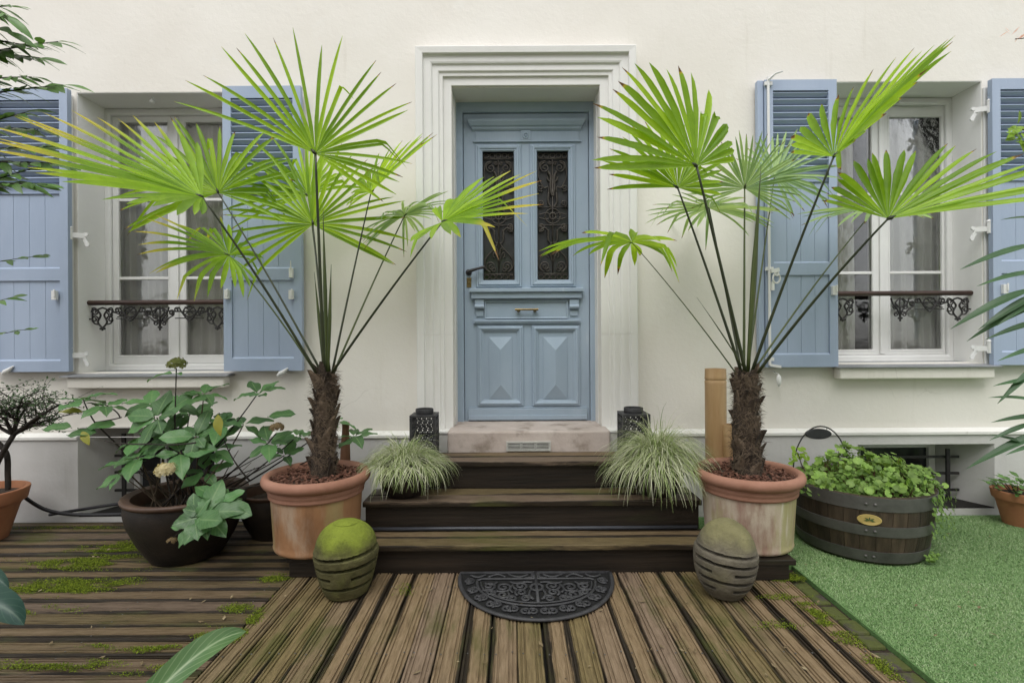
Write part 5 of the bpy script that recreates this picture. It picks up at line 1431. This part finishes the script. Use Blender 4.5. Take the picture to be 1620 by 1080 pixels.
stem(hy, P(425,700,2.70), P(437,685,2.66), .004, .003, 0); flower_head(hy, P(438,677,2.66), .036, m['petal_brown'], 60, rr)
flower_head(hy, P(272,855,2.36), .022, m['petal_brown'], 30, rr); stem(hy, P(330,800,2.42), P(272,852,2.36), .003, .002, 0)
for _ in range(22):                                     # bare twigs in the pot
    a = soilpt(); b = a + V((rr.uniform(-.22,.28), rr.uniform(-.15,.10), rr.uniform(.12,.34))); stem(hy, a, b, .004, .0015, rr.uniform(-.04,.05), 'twig', 'twig')
for a, b in (((320,772,2.66),(440,705,2.74)), ((330,775,2.66),(470,760,2.72)), ((350,760,2.66),(420,735,2.70)), ((395,760,2.6),(352,690,2.62)), ((310,700,2.5),(240,702,2.5)), ((240,702,2.5),(165,697,2.55))):
    stem(hy, P(*a), P(*b), .0045, .002, .01, 'twig_dark', 'twig')

# ---- small twisted shrub at the left edge
def lathe_pot(label, cx, cy, z0, rt_, rb_, h, mt, group):
    t = thing('clay_pot', label, 'flower pot', (cx,cy,z0), group)
    q = MB(); q.lathe([(0,z0+.001),(rb_,z0+.001),(lerp(rb_,rt_,.72),z0+h*.74)], 40, (cx,cy,0)); q.build('pot_body', mt, t, smooth=50)
    q = MB(); q.lathe([(lerp(rb_,rt_,.72),z0+h*.741),(rt_*1.0,z0+h*.76),(rt_*1.06,z0+h*.97),(rt_*1.05,z0+h),(rt_*.96,z0+h),(rt_*.93,z0+h*.9),(rt_*.90,z0+h*.7)], 40, (cx,cy,0)); q.build('pot_rim', mt, t, smooth=50)
    q = MB(); q.lathe([(0,z0+h*.90),(rt_*.93,z0+h*.86)], 24, (cx,cy,0)); q.build('soil', m['soil'], t)
    return t
pc = P(-32, 790, 2.95)
lathe_pot('terracotta pot cut by the left edge holding the twisted shrub', pc.x, 2.95, .0, .205, .12, .285, m['clay'], 'small clay pots at the edges')
sh_ = thing('twisted_shrub', 'small dark twisted shrub with tiny leaves in the clay pot at the left edge', 'shrub', (pc.x, 2.95, .25))
mb = MB(); fol = []
def branch(a, b, r0, r1, lvl, rr):
    a, b = V(a), V(b); c = a.lerp(b,.5) + V((rr.uniform(-.04,.04), rr.uniform(-.03,.03), rr.uniform(-.03,.04)))
    pts = bez(a, c, b, 6); mb.tube(pts, [lerp(r0, r1, i/6) for i in range(7)], 6)
    if lvl:
        for i in range(5):
            p0 = pts[2+i % 5]
            branch(p0, p0 + V((rr.uniform(-.17,.19), rr.uniform(-.10,.08), rr.uniform(-.03,.13))), r1*.8, r1*.4, lvl-1, rr)
    else: fol.extend(pts[1:])
r2 = random.Random(5)
b0 = V((pc.x+.05, 2.93, .25)); k1 = P(22,687,2.93)
mb.tube(bez(b0, (b0.x+.03,2.93,.40), k1, 8), [.019,.018,.017,.016,.015,.014,.014,.013,.013], 8)
for q in ((88,662),(70,650),(45,640),(10,650),(95,640),(60,672),(-25,655),(35,630)): branch(k1, P(q[0], q[1], 2.93+r2.uniform(-.12,.12)), .011, .005, 2, r2)
a1 = P(-15,690,2.95); q_ = [P(-12,690,2.98), P(12,715,2.98), P(15,750,2.98), P(10,775,2.96)]
mb.tube(curve2(*[(v.x, v.z) for v in q_], n=6) and [V((a,2.97,b)) for a, b in curve2(*[(v.x, v.z) for v in q_], n=6)], .014, 8)
mb.build('branches', m['twig_dark'], sh_, smooth=180)
mb = MB()
for p_ in fol:
    for _ in range(1 if r2.random() < .6 else 2):
        d = V((r2.uniform(-1,1), r2.uniform(-1,1), r2.uniform(-.3,.9))).normalized(); n_ = V((r2.uniform(-.5,.5), r2.uniform(-.8,.2), 1)).normalized(); e = d.cross(n_).normalized(); L = r2.uniform(.012,.024)
        o_ = p_ + V((r2.uniform(-.012,.012), r2.uniform(-.012,.012), r2.uniform(-.008,.012)))
        mb.add([o_, o_+d*L*.5+e*L*.26, o_+d*L, o_+d*L*.5-e*L*.26], [(0,1,2,3)], [(.5,0),(1,.5),(.5,1),(0,.5)])
mb.build('foliage', m['small_leaf'], sh_, kind='stuff')

# ---- tree at the left edge whose branches reach into the picture
tl = thing('leafy_tree', 'leafy tree reaching in from the left edge in front of the left shutter', 'tree', (-3.35, 2.55, 0))
TL = [leaf_mesh('leaf', .085, .036, m['tree_leaf'], .42, .15, .3, .02, seed=5), leaf_mesh('leaf', .10, .034, m['tree_leaf'], .40, .28, .35, .02, seed=6), leaf_mesh('leaf', .07, .038, m['tree_leaf'], .5, .05, .25, .03, seed=7)]
r3 = random.Random(31)
q = MB(); q.tube([(-3.35,2.55,0),(-3.33,2.57,.7),(-3.37,2.55,1.4),(-3.32,2.52,2.1),(-3.35,2.55,2.9),(-3.33,2.5,3.4)], [.06,.055,.048,.04,.03,.018], 10); q.build('trunk', m['twig'], tl, smooth=180)
def spray(t, a, b, n, rr, meshes, size=1., r=.006, droop=.04, name='branch', bow=-.03, mt='twig_dark'):
    a, b = V(a), V(b); c = a.lerp(b,.5) + V((0,0,-bow))
    pts = bez(a, c, b, 10); q = MB(); q.tube(pts, [lerp(r, r*.3, i/10) for i in range(11)], 6); q.build(name, m[mt], t, smooth=180)
    ax = (b-a).normalized()
    for i in range(n):
        f = .2 + .8*i/max(1,n-1); k_ = min(int(f*10), 9); p_ = pts[k_].lerp(pts[k_+1], f*10-k_)
        sd_ = ax.cross(V((0,-.3,1))).normalized()*(1 if i % 2 else -1)
        d = ax*.75 + sd_*rr.uniform(.45,.9) + V((rr.uniform(-.15,.15),rr.uniform(-.2,.1),rr.uniform(-.45,.15)-droop))
        if i == n-1: d = ax + V((0,0,-.15))
        put('leaf', rr.choice(meshes), t, p_, basis(d, V((rr.uniform(-.3,.3), -.55+rr.uniform(-.4,.3), .8))), size*rr.uniform(.8,1.2))
for a, b, n in (((-130,110,2.5),(92,66,2.55),13), ((-100,60,2.5),(40,72,2.5),10), ((-110,30,2.5),(18,10,2.5),8), ((-90,90,2.5),(64,92,2.6),9), ((-120,170,2.5),(100,135,2.55),14), ((-100,140,2.5),(50,122,2.5),10), ((-120,250,2.6),(90,232,2.6),13),
    ((-110,300,2.6),(75,292,2.55),12), ((-100,210,2.6),(60,205,2.6),10), ((-100,260,2.55),(128,262,2.65),12), ((-100,230,2.5),(40,178,2.55),8), ((-120,330,2.6),(48,268,2.6),10), ((-120,20,2.4),(10,50,2.45),8), ((-90,-20,2.4),(12,28,2.4),8),
    ((-110,440,2.75),(62,405,2.8),6), ((-110,560,2.75),(48,520,2.8),6), ((-110,520,2.7),(20,470,2.75),5)):
    spray(tl, P(*a), P(*b), int(n*2), r3, TL, 1.12 if n > 6 else .75, .0065 if n > 6 else .004)

# ---- plants at the right edge
tr_ = thing('strap_leaved_shrub', 'tall shrub with long drooping dark green leaves at the right edge', 'shrub', (P(1690,600,2.5).x, 2.5, 0))
SL = [leaf_mesh('leaf', .30, .030, m['strap'], .40, .22, .35, .0, seed=8, K=9), leaf_mesh('leaf', .34, .036, m['strap'], .45, .34, .3, .0, seed=9, K=9), leaf_mesh('leaf', .26, .028, m['strap'], .4, .45, .4, .0, seed=10, K=9)]
bx = P(1690,600,2.5).x
q = MB(); q.tube([(bx,2.5,0),(bx-.02,2.5,.5),(bx+.02,2.48,1.0),(bx-.02,2.5,1.6),(bx,2.5,2.3)], [.02,.018,.016,.012,.008], 8); q.build('stem', m['twig'], tr_, smooth=180)
r4 = random.Random(8)
def strap(a, b, n_=(0,-.6,.8), i=None, t=tr_, Y=2.45, s_=None):
    pa, pb = P(a[0],a[1],Y), P(b[0],b[1],Y-.05)
    me = SL[i if i is not None else r4.randrange(3)]
    L = (.30,.34,.26)[SL.index(me)]; D_ = (pb-pa).length
    ar = (.22,.34,.45)[SL.index(me)]
    d = (pb - pa) + V((0,0,ar*D_*.8))
    put('leaf', me, t, pa, basis(d, V(n_) if abs(d.normalized().dot(V(n_))) < .9 else V((0,-1,0))), D_/L*.97)
for a, b in (((1645,385),(1534,425)),((1655,430),(1568,452)),((1640,455),(1532,520)),((1650,460),(1562,522)),((1655,465),(1590,515)),((1650,480),(1565,540)),((1660,505),(1572,538)),
             ((1650,600),(1582,612)),((1655,565),(1592,640)),((1660,580),(1610,610)),((1650,640),(1590,632)),((1660,545),(1590,572)),((1640,668),(1583,700)),((1665,680),(1568,750)),((1650,700),(1600,722)),((1670,660),(1590,672)),((1655,350),(1600,345)),((1670,725),(1592,690))):
    strap(a, b)
for a, b, Y in (((1690,400),(1635,420),2.48),((1690,470),(1630,455),2.48),((1690,590),(1640,585),2.48),((1690,690),(1640,690),2.48)):
    q = MB(); q.tube([P(a[0],a[1],2.5), P(b[0],b[1],Y)], [.007,.005], 6); q.build('branch', m['twig'], tr_, smooth=180)
cp = P(1612, 800, 3.10)
lathe_pot('small orange clay pot at the right edge of the artificial grass', cp.x, 3.10, .0, .125, .075, .205, m['clay'], 'small clay pots at the edges')
sb = thing('low_plant', 'low dark leaved plant filling the small orange pot at the right edge', 'plant', (cp.x, 3.10, .18))
r5 = random.Random(12)
DL = [leaf_mesh('leaf', .05, .026, m['tree_leaf'], .5, .1, .3, .03, seed=11, K=4), leaf_mesh('leaf', .045, .026, m['tree_leaf'], .5, .3, .3, .03, seed=12, K=4)]
for i in range(95):
    a, d_ = r5.uniform(0,6.28), .135*math.sqrt(r5.random()); o_ = V((math.cos(a), math.sin(a), 0))
    p_ = V((cp.x, 3.10, .20 + .07*(1-(d_/.14)**2)*r5.random() + .012)) + o_*d_
    put('leaf', r5.choice(DL), sb, p_, basis(o_*r5.uniform(.2,1)+V((r5.uniform(-.4,.4),r5.uniform(-.4,.4),r5.uniform(-.1,.6))), V((r5.uniform(-.4,.4),r5.uniform(-.7,.2),1))), r5.uniform(.7,1.2))
q = MB()
for i in range(14):
    a = i*.45; q.tube([(cp.x+.03*math.cos(a),3.10+.03*math.sin(a),.18),(cp.x+.08*math.cos(a),3.10+.08*math.sin(a),.24)], [.003,.0015], 5)
q.build('stems', m['twig_dark'], sb)
hb_ = thing('hanging_shrub', 'bright green leaf cluster and pinkish petals poking in at the upper right edge', 'shrub', (P(1700,200,2.5).x, 2.5, 0))
hx = P(1700,200,2.5).x
q = MB(); q.tube([(hx+.25,2.6,0),(hx+.22,2.6,1.0),(hx+.10,2.55,1.8),(hx,2.5,2.6)], [.03,.026,.02,.012], 8); q.build('trunk', m['twig'], hb_, smooth=180)
BL_ = [leaf_mesh('leaf', .075, .034, m['bright'], .5, .2, .35, .02, seed=13, K=5)]
for a, b in (((1700,190),(1606,214)),((1700,225),(1618,205)),((1700,170),(1630,190))): stem(hb_, P(*a,2.5), P(*b,2.42), .006, .003, 0, 'twig', 'branch')
for i in range(26):
    p_ = P(1612+r5.uniform(-8,30), 212+r5.uniform(-16,16), 2.42+r5.uniform(-.05,.05))
    put('leaf', BL_[0], hb_, p_, basis((r5.uniform(-1,.5),r5.uniform(-.8,.2),r5.uniform(-.6,.6)), (r5.uniform(-.5,.5),-1,r5.uniform(0,1))), r5.uniform(.6,1.0))
stem(hb_, P(1700,60,2.5), P(1606,62,2.45), .005, .002, 0, 'twig', 'branch')
q = MB()
for i in range(9):
    c = P(1606+r5.uniform(-10,14), 62+r5.uniform(-14,10), 2.45+r5.uniform(-.03,.03)); d = V((r5.uniform(-1,1),r5.uniform(-1,1),r5.uniform(-1,1))).normalized(); e = d.orthogonal().normalized(); L = r5.uniform(.02,.045)
    q.add([c, c+d*L*.5+e*L*.3, c+d*L, c+d*L*.5-e*L*.3], [(0,1,2,3)])
q.build('petals', m['pink'], hb_)

# ---- broad leaf arching in at the lower left, and its neighbour at the left edge
bl = thing('strap_leaved_plant', 'low plant with a long broad pale ribbed leaf arching in at the bottom left', 'plant', (-1.22, 1.12, 0))
def big_leaf(t, pts, W, mt, nh, K=16, n0=.0):
    """blade that follows a path; full width from the base, pointed end, pale rib"""
    pts = [V(p_) for p_ in pts]; mb = MB(); vs, uv = [], []
    path = bez(*pts, K)
    for k_, c in enumerate(path):
        t_ = (path[min(k_+1,K)] - path[max(k_-1,0)]).normalized(); n_ = (V(nh) - t_*V(nh).dot(t_)).normalized(); s_ = n_.cross(t_)
        f = k_/K; hw = W/2*(min(1, .35+f*2.2))*(math.cos(max(0,(f-.55)/.45)*math.pi/2)**.7 if f < 1 else .02)
        for j in range(7):
            e = (j-3)/3; vs.append(c + s_*hw*e + n_*(hw*(.45*abs(e)**1.5))); uv.append(((e+1)/2, f))
    mb.add(vs, [(k_*7+j, (k_+1)*7+j, (k_+1)*7+j+1, k_*7+j+1) for k_ in range(K) for j in range(6)], uv)
    return mb.build('leaf', mt, t, smooth=180)
m['broad'] = leafmat('broad_strap_leaf', (.07,.15,.05), (.115,.205,.075), .15, .42, None, .4, .1, (.34,.44,.25), 8)
m['blue_leaf'] = leafmat('bluish_leaf', (.025,.065,.05), (.045,.10,.075), .12, .4, None, .4, .1, (.08,.14,.10), 8)
q0, q1, q2 = P(150,1215,1.15), P(300,1010,1.28), P(389,998,1.42)
big_leaf(bl, (q0, q1, q2), .066, m['broad'], (.35,-.55,.75))
for a, b, c in (((60,1260,1.1),(-20,1130,1.1),(-90,1110,1.05)), ((120,1260,1.05),(140,1150,.95),(160,1150,.85)), ((60,1260,1.1),(20,1160,1.2),(-60,1120,1.35))): big_leaf(bl, (P(*a),P(*b),P(*c)), .06, m['broad'], (0,-.4,1))
q = MB(); q.tube([(-1.22,1.12,0), P(120,1250,1.12)], [.02,.016], 8); q.build('stem', m['petiole'], bl)
b2 = thing('bluish_leaved_plant', 'plant with bluish green pointed leaves at the lower left edge', 'plant', (P(-80,980,1.5).x, 1.5, 0))
for a, b, c, w_ in (((-120,960,1.5),(0,930,1.5),(38,988,1.5),.085), ((-120,900,1.55),(-20,890,1.55),(14,930,1.55),.05), ((-120,990,1.5),(-60,950,1.4),(-30,1040,1.35),.07)): big_leaf(b2, (P(*a),P(*b),P(*c)), w_, m['blue_leaf'], (0,-.6,.8))
q = MB(); q.tube([(P(-80,980,1.5).x,1.5,0), P(-122,960,1.5)], [.014,.010], 8); q.build('stem', m['petiole'], b2)

# ================================================================== half barrel planter
BX, BY, BRT, BRB, BH = 1.905, 2.83, .338, .294, .335
bar_ = thing('half_barrel', 'half wine barrel planter with three grey hoops on the artificial grass', 'barrel', (BX, BY, .012))
NS = 30
def br(z): f = z/BH; return lerp(BRB, BRT, f) + .010*math.sin(f*math.pi)
q = MB(); wa = 2*math.pi/NS; vs = []
for k_ in range(6):
    z = BH*k_/5; r = br(z)
    for e in (-.485, -.25, 0, .25, .485): vs.append((math.cos(e*wa)*r, math.sin(e*wa)*r, z+.013))
    for e in (.485, -.485): vs.append((math.cos(e*wa)*(r-.026), math.sin(e*wa)*(r-.026), z+.013))
q.add(vs, [(k_*7+j, k_*7+(j+1) % 7, (k_+1)*7+(j+1) % 7, (k_+1)*7+j) for k_ in range(5) for j in range(7)] + [tuple(range(6,-1,-1)), tuple(35+j for j in range(7))])
sm = q.mesh('stave'); sm.materials.append(m['stave'])
for i in range(NS): put('stave', sm, bar_, (BX, BY, 0), Matrix.Rotation(i*wa+.05, 3, 'Z'))
rot0 = math.atan2(-BY+.35, -BX+1.0)
for z0, z1 in ((.004,.060), (.140,.192), (.268,.334)):
    q = MB(); q.lathe([(br(z0)+.0005,z0+.013),(br(z0)+.004,z0+.0135),(br((z0+z1)/2)+.004,(z0+z1)/2+.013),(br(z1)+.004,z1+.0125),(br(z1)+.0005,z1+.013)], 72, (BX,BY,0)); h = q.build('hoop', m['hoop'], bar_, smooth=40)
    zc = (z0+z1)/2
    for da in (-.05, .06):
        q = MB(); a = -2.02 + da; o_ = V((math.cos(a), math.sin(a), 0)); r = br(zc)+.004
        c = V((BX,BY,zc+.013)) + o_*r; q.tube([c-o_*.001, c+o_*.003, c+o_*.006], [.008,.0075,.004], 8); q.build('rivet', m['hoop'], h, smooth=60)
q = MB(); zc = .222+.013; n = 24; a_c = -2.03; vs = []
for lay, s_ in ((.002,1.0),(.0045,.94)):
    for i in range(n):
        t = 2*math.pi*i/n; a = a_c + .052*math.cos(t)/br(.23)*s_; r = br(.222)+lay; vs.append((BX+math.cos(a)*r, BY+math.sin(a)*r, zc+.027*math.sin(t)*s_))
q.add(vs, [(i,(i+1) % n, n+(i+1) % n, n+i) for i in range(n)] + [tuple(n+i for i in range(n))])
pq = q.build('plaque', m['plaque'], bar_)
q = MB()
for i in range(5):                           # small leaf mark printed on the plaque
    t = rad(90 + (i-2)*52); a = a_c + .010*math.cos(t)/br(.23); r = br(.222)+.0050
    c = V((BX+math.cos(a_c)*r, BY+math.sin(a_c)*r, zc-.002)); e = V((BX+math.cos(a_c+.026*math.cos(t)/br(.23))*r, BY+math.sin(a_c+.026*math.cos(t)/br(.23))*r, zc-.002+.017*math.sin(t)))
    w_ = (e-c).cross(V((math.cos(a_c),math.sin(a_c),0))).normalized()*.004
    q.add([c, c.lerp(e,.5)+w_, e, c.lerp(e,.5)-w_], [(0,1,2,3)])
q.build('plaque_mark', m['plaque_mark'], pq)
q = MB(); q.lathe([(0,.285),(.2,.29),(BRT-.03,.270)], 36, (BX,BY,0)); q.build('soil', m['soil'], bar_)

def round_leaf(name, r, mt, lobes, seed, cup=.2):
    """scalloped round leaf with a notch at the stalk"""
    rr = random.Random(seed); n = 18; mb = MB(); vs, uv = [(0,0,0)], [(.5,.5)]
    for i in range(n+1):
        a = rad(-160) + rad(320)*i/n; q_ = r*(1 + .07*math.cos(lobes*a) + rr.uniform(-.04,.04))
        vs.append((q_*math.cos(a)+r*.25, q_*math.sin(a), cup*q_*(.5+.3*math.cos(lobes*a)) + rr.uniform(-.05,.05)*r)); uv.append((.5+.5*math.cos(a), .5+.5*math.sin(a)))
    mb.add(vs, [(0,i+1,i+2) for i in range(n)], uv)
    me = mb.mesh(name, smooth=180); me.materials.append(mt); return me
RL = [round_leaf('leaf', .0165, m['lush'], 7, s_, c_) for s_, c_ in ((1,.25),(2,.05),(3,-.15),(4,.35))]
bp = thing('leafy_bedding_plant', 'mound of scalloped light green leaves spilling over the half barrel', 'plant', (BX, BY, .30))
r6 = random.Random(44)
def mound():
    a, d_ = r6.uniform(0,6.283), math.sqrt(r6.random()); o_ = V((math.cos(a), math.sin(a), 0))
    x, y = BX + .02 + d_*.36*math.cos(a)*1.05, BY + d_*.30*math.sin(a)
    z = .335 + .165*(1-d_**2.4)*(.75+.5*noise.noise((x*5,y*5,2.))) + .05*noise.noise((x*12,y*12,7.))
    if x > BX + .15: z += .02
    return V((x, y, z)), o_, d_
cnt = 0
while cnt < 295:
    p_, o_, d_ = mound()
    if p_.y > BY + .17: continue
    nrm = (o_*d_*.9 + V((r6.uniform(-.35,.35), -.45+r6.uniform(-.4,.2), .9))).normalized()
    put('leaf', r6.choice(RL), bp, p_ + V((0,0,r6.uniform(-.01,.03))), basis(nrm.orthogonal()*r6.uniform(-1,1) + V((r6.uniform(-1,1),r6.uniform(-1,1),0)), nrm), r6.uniform(.65,1.35)); cnt += 1
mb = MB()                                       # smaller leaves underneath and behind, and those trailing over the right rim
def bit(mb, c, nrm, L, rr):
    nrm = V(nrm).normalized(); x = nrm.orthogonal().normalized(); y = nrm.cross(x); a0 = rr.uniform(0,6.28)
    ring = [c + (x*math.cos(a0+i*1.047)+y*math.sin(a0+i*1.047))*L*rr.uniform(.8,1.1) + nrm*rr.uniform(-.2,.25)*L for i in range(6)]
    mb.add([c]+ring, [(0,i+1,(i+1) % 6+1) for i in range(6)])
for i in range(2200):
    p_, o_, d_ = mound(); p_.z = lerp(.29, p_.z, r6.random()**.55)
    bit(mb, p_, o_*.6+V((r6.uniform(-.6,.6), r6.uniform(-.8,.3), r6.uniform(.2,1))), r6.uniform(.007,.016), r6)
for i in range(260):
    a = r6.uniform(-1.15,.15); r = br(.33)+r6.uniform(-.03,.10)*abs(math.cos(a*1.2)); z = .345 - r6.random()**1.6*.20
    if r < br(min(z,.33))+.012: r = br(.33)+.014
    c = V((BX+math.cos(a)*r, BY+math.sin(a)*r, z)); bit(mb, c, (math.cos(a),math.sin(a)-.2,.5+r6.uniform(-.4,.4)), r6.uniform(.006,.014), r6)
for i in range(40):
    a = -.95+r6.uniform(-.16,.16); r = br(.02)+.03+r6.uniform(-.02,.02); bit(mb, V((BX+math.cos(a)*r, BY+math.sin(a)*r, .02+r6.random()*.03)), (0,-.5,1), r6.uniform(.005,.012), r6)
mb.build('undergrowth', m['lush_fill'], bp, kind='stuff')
q = MB()
for i in range(260):
    p_, o_, d_ = mound(); b_ = V((lerp(BX,p_.x,.85), lerp(BY,p_.y,.85), .285)); q.tube([b_, b_.lerp(p_,.5)+V((r6.uniform(-.02,.02),r6.uniform(-.02,.02),0)), p_-V((0,0,.01))], [.0022,.0018,.001], 4, False)
q.build('stalks', m['bark'], bp, kind='stuff')
# leaf sprig rising at the left end, by the pot
sp_ = []
for i in range(34):
    c = P(1262+r6.uniform(-12,16), 718+r6.uniform(-12,16), 2.86+r6.uniform(-.05,.05)); sp_.append(c)
mb = MB()
for c in sp_: bit(mb, c, (r6.uniform(-.5,.5),-.7,.8), r6.uniform(.008,.016), r6)
mb.build('side_sprig', m['bright'], bp, kind='stuff')
q = MB(); q.tube([V((BX-.25,BY-.05,.29)), P(1268,735,2.86), P(1262,715,2.86)], [.004,.003,.002], 5); q.build('sprig_stem', m['twig'], bp)

# plant sign: wire hoop with a hanging dark oval
sg = thing('garden_sign', 'blank black oval plaque hung from an arched wire stuck in the half barrel', 'sign', (P(1297,740,3.02).x, 3.02, .28))
a, b, c = P(1255,745,3.02), P(1297,674,3.02), P(1342,735,3.02)
xc, zc = (a.x+c.x)/2, a.z; rx, rz = (c.x-a.x)/2, (b.z - a.z)
pts = [(a.x+.01,3.02,.27)] + [(xc - rx*math.cos(t), 3.02, zc + rz*math.sin(t)) for t in (math.pi*i/24 for i in range(25))] + [(c.x-.01,3.02,.27)]
q = MB(); q.tube(pts, .0042, 6); q.build('wire_arch', m['iron'], sg, smooth=180)
o_ = P(1294.5, 686, 3.02); n = 32
q = MB(); vs = [(o_.x + .077*s_*math.cos(2*math.pi*i/n), 3.02+y, o_.z + .031*s_*math.sin(2*math.pi*i/n)) for y, s_ in ((.006,1),(-.004,1),(-.007,.93)) for i in range(n)]
q.add(vs, [(k_*n+i, k_*n+(i+1) % n, (k_+1)*n+(i+1) % n, (k_+1)*n+i) for k_ in range(2) for i in range(n)] + [tuple(range(n-1,-1,-1)), tuple(2*n+i for i in range(n))]); q.build('oval_plaque', m['slate'], sg, bevel=.001)
q = MB()
for dx in (-.05,.05): q.tube([(o_.x+dx,3.02,o_.z+.022),(o_.x+dx,3.02,zc+rz*math.sqrt(max(0,1-((o_.x+dx-xc)/rx)**2)))], .0018, 5)
q.build('hanging_wire', m['iron'], sg)
